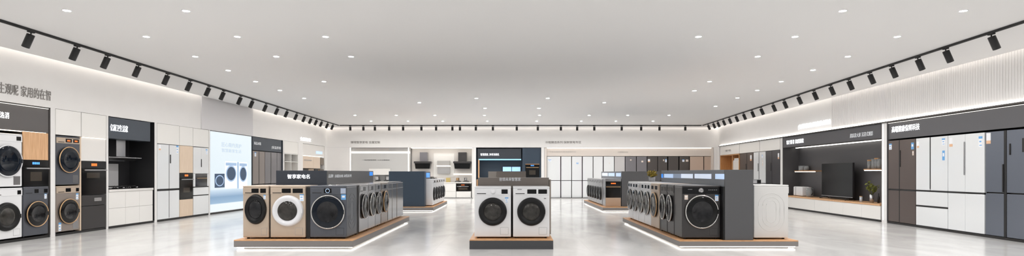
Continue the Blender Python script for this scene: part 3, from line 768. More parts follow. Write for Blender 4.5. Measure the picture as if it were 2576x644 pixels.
# --- far display bay
p, r, w = lpos(762, 817)
t = thing('display_cabinet', 'lit white and cream display cabinet in the back left corner', 'display cabinet', at3(p, .046), r)
MB().box(-w / 2, w / 2, .5, .6, 0, TOP - .05).make('back_panel', CREAM, t)
MB().box(-w / 2, w / 2, .03, .5, 1.87, TOP - .05, 0, .01).make('glossy_header', WHITEG, t)
MB().box(-w / 2, w / 2, .06, .09, 1.845, 1.868).make('led_strip', LEDS, t)
for (a, c, z0, z1, m) in ((-.5, .0, 1.33, 1.84, CREAM), (0, .32, 1.33, 1.84, CREAM), (.34, .5, 1.5, 1.8, mat('smoked_glass', (110, 98, 84), .15)), (-.5, -.23, 0, 1.3, BLACK), (-.22, .02, 0, 1.3, mat('grey_oak', (158, 140, 122), .5, noise=.25, nscale=6, stretch=(8, 8, .5))), (.05, .27, 0, 1.3, BLACK), (.3, .5, 0, 1.3, mat('smoked_oak', (96, 88, 78), .4, noise=.2, nscale=6))):
    MB().box(a * w + .006, c * w - .006, .04, .5, z0 + .005, z1, 0, .004).make('door', m, t)
MB().box(-.42 * w, -.1 * w, .02, .05, 1.66, 1.685).make('handle', STEEL, t)
MB().box(.23 * w, .25 * w, .025, .045, .1, 1.28).make('wood_edge', OAKO, t)
MB().box(.1 * w, .4 * w, .02, .035, 1.98, 2.1).make('blue_badge', SCRL, t)
a0, a1 = L.at(754.5)[1], L.at(782)[1]
tag(text('wall_lettering', '全屋智家', 0, a1 - a0, 0, .15, LETW, bold=0.0, loc=(-XL, a0, 2.5), rz=PI / 2), 'white lit lettering high on the left wall near the back corner', 'wall lettering')

# ================================================================== BACK WALL
def bpos(a, c, d=0.0, gap=.002): return B.span(a, c, d, gap)
def bbox(name, label, cat, pxl, pxr, pyt, pyb, d, depth, m, bev=.004, group=None):
    p, r, w = bpos(pxl, pxr, d); z1, z0 = B.z(1288, pyt, d), B.z(1288, pyb, d)
    return tag(MB().box(-w / 2, w / 2, 0, depth, 0, z1 - z0, 0, bev).make(name, m, None, at3(p, z0), r), label, cat, group)
tag(text('wall_lettering', '臻境智享家电 全屋定制', 0, bx(956) - bx(882.5), 0, .115, LETG, bold=0.0, loc=(bx(882.5), YB, bz(361)), rz=0), 'grey lettering on the back wall above the kitchen niche', 'wall lettering')
tag(text('wall_lettering', '冰箱臻选系列 保鲜家电专区', 0, bx(1462) - bx(1371.5), 0, .115, LETG, bold=0.0, loc=(bx(1371.5), YB, bz(361)), rz=0), 'grey lettering on the back wall above the row of fridges', 'wall lettering')
# left half of the kitchen niche
D1 = .3
t = thing('feature_panel', 'pale wall panel framed by light strips in the back wall niche', 'wall panel', (bx(954.5), YB + D1, 0.03))
w = bx(1029) - bx(880) - .01
MB().box(-w / 2, w / 2, 0, .3, 0, NT - .04).make('panel', mat('pale_grey_panel', (190, 190, 189), .35), t)
MB().box(-w / 2, w / 2, -.012, .0, bz(385) - .03, bz(380.5) - .03).make('light_strip', LEDS, t)
MB().box(-w / 2, -w / 2 + .03, -.29, -.26, 0, NT - .04).make('light_strip', LEDS, t)
MB().box(w / 2 - .045, w / 2, -.29, -.26, 0, NT - .04).make('light_strip', LEDS, t)
MB().box(bx(890) - bx(954.5), bx(975) - bx(954.5), -.012, 0, bz(376.8) - .03, bz(372.5) - .03).make('printed_band', LETL, t)
text('lettering', '一站式智慧厨房 | 让生活更美好', bx(907) - bx(954.5), bx(977) - bx(954.5), bz(404) - .03, bz(401) - .03, LETK, t, depth=.003)
bbox('shelf_box', 'low white cabinet box on the pale panel in the back niche', 'cabinet', 928, 981, 424.5, 440, D1 - .2, .2, WHITEG)
bbox('kitchen_island_unit', 'white counter below the pale panel in the back niche', 'counter', 890, 1026, 457, 499, .02, .27, WHITE)
gas_hob('gas hob on the white counter below the pale panel', (bx(960), YB + .15, B.z(1288, 457, .02)), 0, .7, .24)
for i, px in enumerate((946, 972)):
    k = MB(); k.lathe([(0, 0), (.1, 0), (.11, .02), (.11, .16), (.118, .165), (.1, .165), (.1, .02), (0, .02)], 0, 0, axis='z', seg=24, cap=False)
    tag(k.make('cooking_pot', [STEEL, SILVER][i], None, (bx(px) + .02, YB + .15, B.z(1288, 457, .02) + .071)), ['steel pot on the left burner of the hob in the back niche', 'steel pot on the right burner of the hob in the back niche'][i], 'pot')
# right half: kitchen
D2 = .6
t = thing('niche_lining', 'white lined kitchen niche back with bright top light on the back wall', 'niche lining', (bx(1110), YB + D2, 0.03)); w = bx(1190) - bx(1030) - .01
MB().box(-w / 2, w / 2, 0, .1, 0, NT - .04).make('back_panel', mat('kitchen_back', (216, 212, 208), .4), t)
MB().box(-w / 2 + .05, w / 2 - .05, -.5, -.1, NT - .06, NT - .035).make('light_strip', LEDS, t)
MB().box(w / 2 - .05, w / 2, -.58, 0, 0, NT - .04).make('side_panel', WHITE, t)
MB().box(bx(1138) - bx(1110), bx(1187) - bx(1110), -.04, 0, bz(440) - .03, bz(437) - .03).make('light_strip', LEDS, t)
MB().box(bx(1086) - bx(1110), bx(1140) - bx(1110), -.02, 0, bz(445) - .03, bz(384) - .03, 0, .01).make('raised_panel', WHITE, t)
for (a, c, c0, c1, lab) in ((1041, 1084, 1055, 1074, 'black cooker hood with grey chimney above the navy island on the back wall'), (1140, 1184.5, 1152, 1173, 'black cooker hood above the oven at the right of the back kitchen niche')):
    f2 = (YB + .15) / YB
    w2 = (bx(c) - bx(a)) * f2; xm = (bx(a) + bx(c)) / 2 * f2; cm = (bx(c0) + bx(c1)) / 2 * f2
    z0 = B.z(1288, 424.5, .2); zt = B.z(1288, 383, .2)
    t = thing('cooker_hood', lab, 'cooker hood', (xm, YB + D2 - .02, z0))
    hb = B.z(1288, 406, .2) - z0
    MB().box(-w2 / 2, w2 / 2, -.45, -.0, hb - .09, hb, 0, .01).make('canopy', mat('hood_grey', (64, 62, 62), .3, metal=.4), t)
    MB().prism([(-w2 / 2 + .03, hb - .09), (w2 / 2 - .03, hb - .09), (w2 / 2 - .07, 0), (-w2 / 2 + .07, 0)], -.38, 0).make('glass_front', OVENG, t)
    MB().box((bx(c0) - bx(c1)) / 2 + cm - xm, (bx(c1) - bx(c0)) / 2 + cm - xm, -.33, 0, hb, zt - z0, 0, .005).make('chimney', GREYF if a == 1041 else DGRAPH, t)
t = thing('lit_shelf', 'small lit wall shelf box between the two hoods on the back wall', 'shelf', (bx(1113), YB + D2 - .02, bz(437)))
w2 = bx(1129) - bx(1097); hh = bz(404) - bz(437)
MB().box(-w2 / 2, w2 / 2, -.2, 0, hh * .62, hh).make('glass_cabinet', mat('shelf_grey', (168, 166, 163), .3), t)
MB().box(-w2 / 2 - .02, w2 / 2 + .02, -.24, 0, hh * .56, hh * .62).make('light_strip', LEDS, t)
MB().box(-w2 / 2, w2 / 2, -.12, 0, 0, hh * .54).make('panel', mat('panel_midgrey', (160, 160, 161), .3), t)
p, r, w = bpos(1060, 1147, .04)
cabinet('white base cabinet left of the oven in the back kitchen niche', p, r, w, .035, bz(461), .5, WHITE, cols=(0, .35, .7, 1), rows=(0, .42, 1), name='base_cabinet')
p, r, w = bpos(1147.5, 1185, .04)
cabinet('white base cabinet drawer under the oven in the back kitchen niche', p, r, w, .035, bz(481.5), .5, WHITE, name='base_cabinet', kind='drawer_front')
p, r, w = bpos(1148, 1181, .04)
oven('black oven in the white counter of the back kitchen niche', at3(p, 0), r, w, bz(481), bz(463.5), .45, LEDO, hz=.72, win=(.15, .85, .2, .5))
p, r, w = bpos(1060, 1186, .02)
tag(MB().box(-w / 2, w / 2, 0, .54, 0, .05, 0, .004).make('worktop', WHITEG, None, at3(p, bz(461)), r), 'white worktop of the kitchen niche in the back wall', 'worktop')
gas_hob('gas hob on the worktop under the right hood in the back wall', (bx(1161) , YB + .26, bz(461) + .05), 0, .7, .36)
for i, px in enumerate((1150, 1170)):
    k = MB(); k.lathe([(0, 0), (.07, 0), (.075, .02), (.075, .12), (.08, .125), (.068, .125), (.066, .02), (0, .02)], 0, 0, axis='z', seg=20, cap=False)
    tag(k.make('cooking_pot', [GOLDB, STEEL, SILVER][i], None, (bx(px), YB + .3, bz(461) + (.124 if i < 2 else .051))), ['brass pot on the left burner of the back wall hob', 'steel pot on the right burner of the back wall hob', 'small silver pot at the right end of the back wall hob'][i], 'pot')
tag(MB().box(-.1, .1, -.08, .08, 0, .2, 0, .01).make('storage_jar', mat('amber_jar', (190, 170, 110), .3), None, (bx(1126), YB + .3, bz(461) + .05)), 'amber storage jar on the worktop of the back kitchen', 'jar')

# navy niche
side_lining('navy lining of the middle niche in the back wall', B, 1198, 1361, .03, NT - .004, .6, NAVY)
t, w = fascia('dark slate sign panel in the navy niche of the back wall', B, 1201, 1311, bz(400), bz(374), NAVYD, d=.1, depth=.4, led_low=None)
ptext(t, B, None, 0, '智慧厨房, 净享洗碗机', 1208.5, 1255.5, 385.5, 392, LETW, d=.1, bold=0.0)
MB().box(-w / 2 + .05, w / 2, -.02, .02, -.05, .0).make('led_strip', LEDBLUE, t)
t = thing('oak_post', 'slim oak post at the left of the navy niche in the back wall', 'post', (bx(1204.5), YB - .02, .031)); MB().box(-.03, .03, 0, .06, 0, bz(401) - .036, 0, .003).make('post', OAK, t)
t = thing('twin_screen', 'glowing blue twin screen in the navy niche on the back wall', 'screen', (bx(1287), YB + .55, bz(432)))
MB().box(-.43, .43, -.06, .02, -.02, .25, 0, .005).make('casing', NAVYD, t)
for s in (-1, 1): MB().box(s * .215 - .2, s * .215 + .2, -.07, -.058, 0, .23).make('display', mat('twin_screen_blue', (160, 205, 255), .2, emit=.8), t)
p, r, w = bpos(1313, 1361, .05)
t = cabinet('navy tall cabinet at the right of the navy niche in the back wall', p, r, w - .03, .035, NT - .02, .5, NAVY, rows=(0, .38, 1), name='tall_cabinet')
p, r, w = bpos(1321.5, 1357, .02)
oven('black oven with copper bar set in the navy cabinet of the back wall', at3(p, 0), r, w, bz(446), bz(413.5), .06, LEDB, trimm=OAKO, handle=GOLDB, hz=.78)
p, r, w = bpos(1202, 1311, .05)
cabinet('navy base counter inside the navy niche of the back wall', p, r, w, .035, .82, .5, NAVY, cols=(0, .33, .66, 1), name='base_cabinet')

# fridge niche
side_lining('white lined niche around the fridge row in the back wall', B, 1370, 1795.5, .03, NT - .004, .68, mat('niche_cream', (214, 207, 200), .45), th=.1)
t, w = fascia('cream header over the fridge row in the back wall', B, 1375.5, 1793, bz(392.5), bz(372), mat('header_cream', (216, 207, 199), .35), d=.08, depth=.5)
MB().box(-w / 2, w / 2, -.05, -.02, bz(371.6) - bz(392.5) - .03, bz(371.4) - bz(392.5)).make('led_strip', LEDS, t)
ptext(t, B, None, 0, '平嵌冰箱系列 鲜享超薄专区', 1382, 1449, 380, 384, LETL, d=.08, bold=0.0)
ptext(t, B, None, 0, '大容量冰箱', 1553, 1580, 381, 384, LETL, d=.08, bold=0.0)
fr = [(1376, 1410, WGLASS, 'wide white'), (1411.5, 1437.5, WGLASS, 'white'), (1438.5, 1464, WGLASS, 'white'), (1465.5, 1491.5, WGLASS, 'white'), (1492.5, 1517, WGLASS, 'white'), (1518.5, 1545, WGLASS, 'white'), (1546, 1572, LGREYF, 'light grey'), (1573, 1600.5, GREYF, 'silver grey'), (1601.5, 1627.5, GREYF, 'mid grey'),
      (1628.5, 1654, DARKF, 'dark brown grey'), (1655, 1679, DARKF, 'dark brown grey'), (1681, 1707, DARKF, 'dark brown grey'), (1709, 1734, DARKF, 'dark brown grey'), (1735.5, 1770, BEIGEF, 'wide beige'), (1771.5, 1792.5, BEIGEF, 'narrow beige')]
stk = {0: ((.2, 1.72, .14, .1, 'blue'),), 2: ((.55, 1.6, .09, .07, 'allblue'),), 5: ((.55, 1.6, .05, .03, 'pale'),), 7: ((.5, 1.75, .07, .06, 'pale'),), 8: ((.55, 1.68, .09, .08, 'pale'),), 9: ((.15, 1.72, .1, .14, 'orange'),), 10: ((.85, 1.72, .08, .15, 'blue'), (.6, 1.74, .05, .08, 'pale')), 12: ((.4, 1.72, .1, .11, 'blue'), (.78, 1.72, .12, .1, 'pale'))}
for i, (a, c, m, nm) in enumerate(fr):
    p, r, w = bpos(a, c, .1, .004)
    fh = bz(393.3) - .035
    cells = [(0, 1, 0, .78), (0, 1, .8, fh)]
    if i == 7: cells = [(0, 1, 0, .78), (0, 1, .8, 1.15, LGREYF), (0, 1, 1.155, fh)]
    fridge(f'{nm} two-door fridge, {ORD[i]} from left in the row along the back wall', at3(p, .033), r, w, fh, .5, m, cells, stickers=stk.get(i, ()), group='fridges in the back wall niche')

# ================================================================== RIGHT WALL
def rpos(a, c, d=0.0, gap=.003): return R.span(a, c, d, gap)
# near fridge bay
side_lining('dark grey surround of the fridge bay nearest the camera on the right wall', R, 2231, 2640, .045, TOP - .012, .65, HEADR, right=False)
t, w = fascia('dark grey sign panel over the fridges nearest the camera on the right wall', R, 2234, 2640, 1.985, TOP - .03, HEADR, d=.03, led_top=LEDS)
ptext(t, R, None, 0, '高端健康保鲜科技', 2244, 2314, 314, 330, LETW, d=.03, bold=0.0)
FH = 1.9
def rf(a, c, label, m, cells, **k):
    p, r, w = rpos(a, c, .02, .002); return fridge(label, at3(p, .05), r, w, FH, .58, m, cells, **k)
rf(2234, 2303, 'dark taupe four-door fridge beside the white pillar on the right wall', TAUPE, [(0, .43, 0, .735), (.43, 1, 0, .735), (0, .43, .765, FH), (.43, 1, .765, FH)], strips=((.03, 1, .735, .762), (.415, .445, .01, FH - .01)),
   handles=((.46, 1.28, 1.66, BLACK),), stickers=((.09, 1.76, .1, .14, 'blue'), (.9, 1.74, .09, .15, 'allblue'), (.92, 1.58, .05, .1, 'pale')))
rf(2304, 2384, 'white french-door fridge with two wide drawers on the right wall', WGLASS, [(0, .46, .77, FH), (.48, 1, .77, FH), (0, 1, .44, .74), (0, 1, 0, .41)], strips=((0, 1, .738, .772), (0, 1, .408, .442), (.455, .485, .8, FH)),
   stickers=((.07, 1.76, .07, .14, 'orange'), (.88, 1.78, .09, .14, 'blue'), (.88, 1.5, .07, .2, 'allblue')))
rf(2384.5, 2477, 'white four-door fridge between the french-door and blue grey fridges', WGLASS, [(0, .49, .77, FH), (.49, 1, .77, FH), (0, .49, 0, .74), (.49, 1, 0, .74)], strips=((0, 1, .738, .772),), handles=((.475, 1.1, 1.75, STEEL),),
   stickers=((.09, 1.76, .09, .18, 'orange'), (.9, 1.73, .09, .2, 'blue')))
rf(2479, 2583, 'dark blue grey four-door fridge at the right edge', BLUEG, [(0, .47, .79, FH), (.535, 1, .79, FH), (0, .47, 0, .77), (.535, 1, 0, .77)], strips=((.47, .535, 0, FH),), handles=((.452, .8, 1.3, BLACK), (.62, 1.46, 1.66, SEAM)), screens=((.9, .99, 1.5, 1.74, SEAM),),
   stickers=((.08, 1.78, .1, .2, 'orange'),))
# led edge of pillar
o = MB(); p0 = R.at(2222, -.004); o.box(-.012, .012, -.012, 0, 0, 2.3); tag(o.make('pillar_light', mat('pillar_led', (240, 244, 250), .4, emit=.55), None, (p0[0], p0[1], .06), R.rot), 'vertical light strip on the white pillar beside the TV bay', 'light strip')
# TV bay
DB = .55
t, w = side_lining('charcoal lining of the TV bay on the right wall', R, 1968.5, 2217.5, .045, TOP - .012, DB + .03, TVLIN, right=True)
t, w = fascia('charcoal sign panel across the top of the TV bay on the right wall', R, 1970, 2216.5, 2.035, TOP - .015, mat('tv_header', (74, 74, 78), .45), d=.01, depth=.38)
ptext(t, R, None, 0, '客厅影音 家庭影院', 1979, 2022, 350.5, 361.5, LETW, d=.01, bold=0.0)
ptext(t, R, None, 0, '超高清大屏 沉浸式观影', 2139, 2197, 333, 344, LETM, d=.01, bold=0.0)
MB().box(-w / 2 + .05, w / 2 - .03, .39, .44, -.02, .012).make('led_strip', LEDW, t)
tag(text('wall_lettering', '(智慧家庭 影音生活馆', 0, math.dist(R.at(2008, -.02), R.at(2089, -.02)), 0, .175, LETW, bold=0.0, loc=(*R.at(2008, -.03), 2.545), rz=R.rot), 'white lit lettering on the upper right wall above the TV bay', 'wall lettering')
# low tv cabinet
p, r, w = rpos(1970.5, 2215.5, .0, .012)
pxs = [1970.5, 2049, 2086, 2121, 2168, 2215.5]; a0 = R.at(1970.5); fr_ = [math.dist(a0, R.at(q)) for q in pxs]; fr_ = [v / fr_[-1] for v in fr_]
cabinet('long low white cabinet with five doors under the TV', p, r, w, .05, .39, .5, WHITE, cols=fr_, name='media_cabinet')
tag(MB().box(-w / 2, w / 2, -.015, .52, 0, .04, 0, .004).make('cabinet_top', OAK, None, at3(p, .391), r), 'oak top board on the long low TV cabinet', 'board')
ZT = .431
Yc = lambda px, d: R.at(px, d)
# TV
a, c = R.at(2067, .25), R.at(2145, .25); tw = math.dist(a, c)
t = thing('television', 'large black flat screen television on the oak topped cabinet', 'television', ((a[0] + c[0]) / 2, (a[1] + c[1]) / 2, ZT), R.rot)
MB().box(-tw / 2, tw / 2, 0, .05, .08, 1.04, 0, .006).make('bezel', BLACK, t)
MB().box(-tw / 2 + .012, tw / 2 - .012, -.003, .0, .1, 1.028).make('screen', mat('tv_screen', (7, 7, 8), .12, spec=.25), t)
MB().box(-tw / 2, tw / 2, -.004, .01, .078, .092).make('chin', MIDGR, t)
for s in (-1, 1):
    f = MB(); f.tube([(s * tw * .36, .02, .09), (s * tw * .38, -.02, .05), (s * tw * .42, -.13, .016)], .014, 8); f.tube([(s * tw * .36, .02, .09), (s * tw * .38, .05, .05), (s * tw * .42, .15, .016)], .014, 8)
    f.make('foot', BLACK, t)
tag(MB().box(-.5, .5, -.05, .05, 0, .06, 0, .012).make('soundbar', BLACK, None, (*R.pt((a[1] + c[1]) / 2, .38), ZT), R.rot), 'low black soundbar under the television on the oak board', 'soundbar')
# shelves
def shelf(label, pxl, pxr, z):
    a, c = R.at(pxl, DB - .22), R.at(pxr, DB - .22); w = math.dist(a, c)
    t = thing('lit_shelf', label, 'shelf', ((a[0] + c[0]) / 2, (a[1] + c[1]) / 2, z), R.rot)
    MB().box(-w / 2, w / 2, 0, .218, 0, .028, 0, .003).make('board', OAKO, t)
    MB().box(-w / 2 + .03, w / 2 - .03, .004, .03, -.02, .001).make('led_strip', LEDW, t)
    return t
shelf('lit oak wall shelf left of the television', 1998, 2050, 1.235); shelf('lit oak wall shelf right of the television', 2172, 2216, 1.265)
def onr(px, d, z): q = R.at(px, d); return (q[0], q[1], z)
def jar(label, px, d, z, r, h, m=GLASS, lidm=None, name='glass_jar', cat='jar', group=None):
    t = thing(name, label, cat, onr(px, d, z), 0, group)
    MB().lathe([(0, 0), (r, 0), (r, h), (r - .006, h), (r - .006, .012), (0, .012)], 0, 0, axis='z', seg=22, cap=False).make('glass_body', m, t)
    if lidm: MB().lathe([(0, h), (r + .002, h), (r + .002, h + .03), (0, h + .032)], 0, 0, axis='z', seg=22, cap=False).make('lid', lidm, t)
    return t
DS = DB - .11
jar('short wide glass bowl on the left half of the lit shelf left of the TV', 2018, DS, 1.264, .11, .16, cat='glass bowl', name='glass_bowl')
jar('glass tumbler beside the glass bowl on the lit shelf left of the TV', 2029, DS, 1.264, .08, .15, cat='glass', name='glass_tumbler')
for i, (px, h, lm) in enumerate(((2188, .24, OAKO), (2198, .26, None), (2206, .28, OAKO), (2213, .26, None))):
    jar(['glass jar with wooden lid, first from the left on the shelf right of the TV', 'tall open glass, second from the left on the shelf right of the TV', 'tall glass jar with wooden lid, third on the shelf right of the TV', 'open glass beside the pillar on the shelf right of the TV'][i], px, DS, 1.294, .055, h - (.03 if lm else 0), lidm=lm, group='glassware on the shelf right of the TV')
# items on the cabinet
t = thing('bread_box', 'white bread box with steel edges left of the television', 'bread box', onr(2016, .3, ZT), R.rot)
MB().box(-.3, .3, -.12, .12, .01, .31, 0, .03, 3).make('box_body', WENAM, t); MB().box(-.315, -.295, -.12, .12, 0.02, .3, 0, .005).make('side_trim', STEEL, t); MB().box(-.15, -.13, -.125, -.11, .02, .3, 0, .002).make('door_gap', STEEL, t); MB().box(-.28, .28, -.1, .1, 0, .012).make('base', BLACK, t)
t = thing('glass_kettle', 'glass water jug beside the white bread box on the oak board', 'jug', onr(2037, .3, ZT), R.rot)
MB().lathe([(0, 0), (.1, 0), (.11, .04), (.105, .28), (.1, .28), (.1, .04), (0, .012)], 0, 0, axis='z', seg=24, cap=False).make('jug_body', GLASS, t)
MB().lathe([(0, .28), (.108, .28), (.1, .3), (0, .305)], 0, 0, axis='z', seg=24, cap=False).make('lid', STEEL, t)
MB().tube([(.1, 0, .25), (.17, 0, .23), (.17, 0, .1), (.105, 0, .06)], .012, 8).make('handle', BLACK, t)
MB().lathe([(.0, .013), (.08, .013), (.08, .07), (0, .07)], 0, 0, axis='z', seg=20, cap=False).make('copper_base', GOLDB, t)
t = thing('candle', 'small white candle with copper top near the vase', 'candle', onr(2166, .2, ZT), 0)
MB().lathe([(0, 0), (.034, 0), (.034, .13), (0, .13)], 0, 0, axis='z', seg=18, cap=False).make('candle_body', mat('candle_blue_white', (200, 210, 222), .4), t); MB().lathe([(0, .13), (.036, .13), (.036, .15), (0, .152)], 0, 0, axis='z', seg=18, cap=False).make('lid', GOLDB, t)
def plant(label, loc, potm, pr, ph, leafm, spread, height, n, name='potted_plant', cat='plant'):
    t = thing(name, label, cat, loc)
    MB().lathe([(0, 0), (pr * .92, 0), (pr, ph), (pr * .86, ph), (pr * .84, ph - .015), (0, ph - .015)], 0, 0, axis='z', seg=24, cap=False).make('vase' if 'vase' in label else 'pot', potm, t)
    rnd = random.Random(len(label)); s = MB(); lf = MB()
    for k in range(n):
        a = rnd.uniform(0, 2 * PI); rr = spread * math.sqrt(rnd.uniform(.05, 1)); hh = height * rnd.uniform(.55, 1.0)
        tip = Vector((rr * math.cos(a), rr * math.sin(a), ph + hh))
        base = Vector((pr * .4 * math.cos(a), pr * .4 * math.sin(a), ph - .02)); mid = base.lerp(tip, .55) + Vector((0, 0, hh * .12))
        s.tube([base, mid, tip], .004, 5)
        for j in range(7):
            c_ = mid.lerp(tip, j / 6) + Vector([rnd.uniform(-.035, .035) for _ in range(3)])
            n0 = Vector([rnd.uniform(-1, 1) for _ in range(3)]).normalized(); u = n0.orthogonal().normalized(); v = n0.cross(u)
            l = rnd.uniform(.028, .05)
            lf.quad([c_ - u * l, c_ + v * l * .5, c_ + u * l, c_ - v * l * .5])
    s.make('stem', STEM, t); lf.make('foliage', leafm, t)
plant('steel vase with airy olive sprig right of the television', onr(2193, .24, ZT), STEEL, .05, .21, LEAF, .17, .3, 16)
tag(MB().lathe([(0, 0), (.028, 0), (.028, .14), (.012, .18), (.012, .24), (0, .24)], 0, 0, axis='z', seg=18, cap=False).make('bottle', BLACK, None, onr(2210, .3, ZT)), 'slim dark bottle beside the vase at the pillar', 'bottle')

# far right bay
for a, c, nm in ((1811.5, 1859.5, 'the oak niche in the back right corner'), (1860.5, 1910.5, 'the taupe fridge on the right wall'), (1911.5, 1962, 'the charcoal fridge beside the TV bay')):
    p, r, w = rpos(a, c, 0, .002)
    t = cabinet(f'white upper cabinet over {nm}', p, r, w, 1.985, TOP - .015, .6, WHITE, group='upper cabinets on the right wall')
    if a < 1812: text('lettering', '家电', -w * .2, w * .1, .13, .22, LETG, t, y=-.001, depth=.003)
p, r, w = rpos(1811.5, 1859.5, 0, .002)
t = thing('open_niche', 'honey oak open niche with white lit panel in the back right corner', 'open niche', at3(p, .046), r)
MB().box(-w / 2, w / 2, .55, .58, 0, 1.93).make('back_panel', OAKO, t)
for s in (-1, 1): MB().box(s * (w / 2 - .03) - .03, s * (w / 2 - .03) + .03, 0, .56, 0, 1.93).make('side_panel', OAKO, t)
MB().box(-w / 2, w / 2, 0, .56, 1.9, 1.935).make('top_board', OAKO, t); MB().box(-w / 2, w / 2, 0, .56, 0, .06).make('base_board', OAKO, t)
MB().box(w * .02, w * .06, .1, .56, .06, 1.9).make('divider', OAKO, t)
t2 = thing('white_cooler', 'white upright cooler inside the honey oak niche', 'cooler', loc_of(t, w * .26, .1, .06), r)
MB().box(-w * .17, w * .17, 0, .44, 0, 1.62, 0, .01).make('cooler_body', WENAM, t2); MB().box(-w * .16, w * .16, -.02, 0, .03, 1.58, 0, .005).make('door', WHITEG, t2); MB().box(-w * .1, w * .1, -.02, .4, 1.62, 1.7, 0, .01).make('top_unit', WENAM, t2)
for a, c, m, lab, sp, st in ((1861, 1894, TAUPE, 'taupe brown two-door fridge with orange label on the far right wall', .55, ((.86, 1.72, .16, .22, 'orange'),)), (1895.5, 1925.5, WGLASS, 'white two-door fridge between the taupe and charcoal fridges', .47, ((.75, 1.75, .1, .1, 'blue'), (.78, 1.5, .06, .2, 'pale'))), (1926.5, 1961.5, CHARF, 'charcoal two-door fridge beside the TV bay', .45, ((.92, 1.72, .12, .2, 'orange'),))):
    p, r, w = rpos(a, c, .02, .004)
    fridge(lab, at3(p, .05), r, w, 1.925, .56, m, [(0, sp, 0, .74), (sp, 1, 0, .74), (0, sp, .76, 1.925), (sp, 1, .76, 1.925)], strips=((sp - .02, sp + .02, .02, 1.91),), handles=((sp - .06, 1.2, 1.5, SEAM),), stickers=st)

# ================================================================== ISLANDS
PZ = .143
RW = PI / 2       # machines facing +x
LW = -PI / 2      # machines facing -x
# --- A: left front
platform('long oak topped platform with glowing edge, front left island', -4.36, -2.49, 8.72, 13.5, PZ)
yA = 8.86; mz = PZ + .001; mh = .845
def fx(px, Y): return (px - CX) / F * Y
a, c = fx(611, yA), fx(676, yA)
washer('narrow gold washing machine at the left end of the front left island', ((a + c) / 2, yA, mz), 0, c - a, mh, .58, body=GOLD, ring='black', disp=((.34, .62), (.68, .9)), R=.235, squeeze=.72, cz=.47, stickers=((c - (a + c) / 2 - .065, .665, .035, .07, 'blue'),), drum=DRUMD)
a, c = fx(680, yA), fx(768.5, yA)
washer('champagne washing machine with pale silver door ring on the front left island', ((a + c) / 2, yA, mz), 0, c - a, mh, .58, body=GOLD, ring='pale', disp=((.33, .59), (.64, .93)), R=.245, cz=.445, stickers=((c - (a + c) / 2 - .06, .66, .065, .12, 'blue'),))
a, c = fx(780, yA), fx(872, yA)
t = washer('dark graphite washing machine at the corner of the front left island', ((a + c) / 2, yA, mz), 0, c - a, mh, .58, body=GRAPH, ring='chrome', ringm=GLASSN, drum=DRUMD, disp=((.38, .59),), R=.262, cz=.43, stickers=((c - (a + c) / 2 - .05, .665, .075, .085, 'allblue'),), side=True)
MB().lathe([(.03, -.012), (.034, -.0125), (.034, -.013), (.028, -.013)], (-.5 + .485) * (c - a), mh - .08, seg=24, cap=False).make('dial_ring', SCRL, t)
MB().box((.84 - .5) * (c - a), (.98 - .5) * (c - a), -.0095, -.007, mh - .125, mh - .04).make('label_plate', mat('plate_blue_grey', (168, 178, 196), .3), t)
MB().box(-.14, -.1, -.0095, -.007, mh - .07, mh - .055).make('badge', STEEL, t)
# row facing the aisle
xA = -2.626
rowA = [(904.5, 925.5, MIDGR, 'chrome', DRUM, 'dark metallic washing machine, first in the aisle row of the front left island'), (926.5, 943, SILVER, 'chrome', DRUM, 'silver washing machine, second in the aisle row of the front left island'), (944, 957.5, MIDGR, 'chrome', DRUM, 'grey washing machine, third in the aisle row of the front left island'), (959, 975, BROWNM, 'chrome', DRUMD, 'bronze washing machine, fourth in the aisle row of the front left island')]
for (pa, pc, m, rg, dm, lab) in rowA:
    Y0, Y1 = -xA * F / (CX - pa), -xA * F / (CX - pc)
    washer(lab, (xA, (Y0 + Y1) / 2, mz), RW, Y1 - Y0, mh, .555, body=m, ring=rg, drum=dm, trim=[MIDGR, CHROME, MIDGR, GOLDB][[r_[0] for r_ in rowA].index(pa)], disp=((.4, .66),), R=.215, cz=.46, group='aisle side machines of the front left island', flap=False, panel=MIDGR)
for i, (pa, pc) in enumerate(((976.2, 986), (987, 998), (999, 1014))):
    Y0, Y1 = -xA * F / (CX - pa), -xA * F / (CX - pc)
    t = fridge(f'mirror silver dishwasher with flat front, {["fifth", "sixth", "last"][i]} in the aisle row of the front left island', (xA, (Y0 + Y1) / 2, mz), RW, Y1 - Y0, mh, .555, PLATSIL, [(0, 1, .03, .7), (0, 1, .705, mh - .02)], group='aisle side machines of the front left island', cat='dishwasher', name='dishwasher', body=MIDGR)
def filler(label, x0, x1, y0, y1, z0, z1):  # black panel put in as the shade of a dark gap between machines
    tag(MB().box(-(x1 - x0) / 2, (x1 - x0) / 2, -(y1 - y0) / 2, (y1 - y0) / 2, 0, z1 - z0, 0, .002).make('gap_shade', BLACK, None, ((x0 + x1) / 2, (y0 + y1) / 2, z0)), label, 'panel')
filler('black panel as shade in the gap between the gold and champagne washers', fx(676.6, yA), fx(679.4, yA), yA + .03, yA + .55, mz, mz + .82)
filler('black panel as shade in the gap between the champagne and graphite washers', fx(769.3, yA), fx(779.3, yA), yA + .02, yA + .55, mz, mz + .82)
filler('black panel as gap shade behind the corner washer in the aisle row of the front left island', -3.15, xA - .02, 9.46, 9.575, mz, mz + .835)
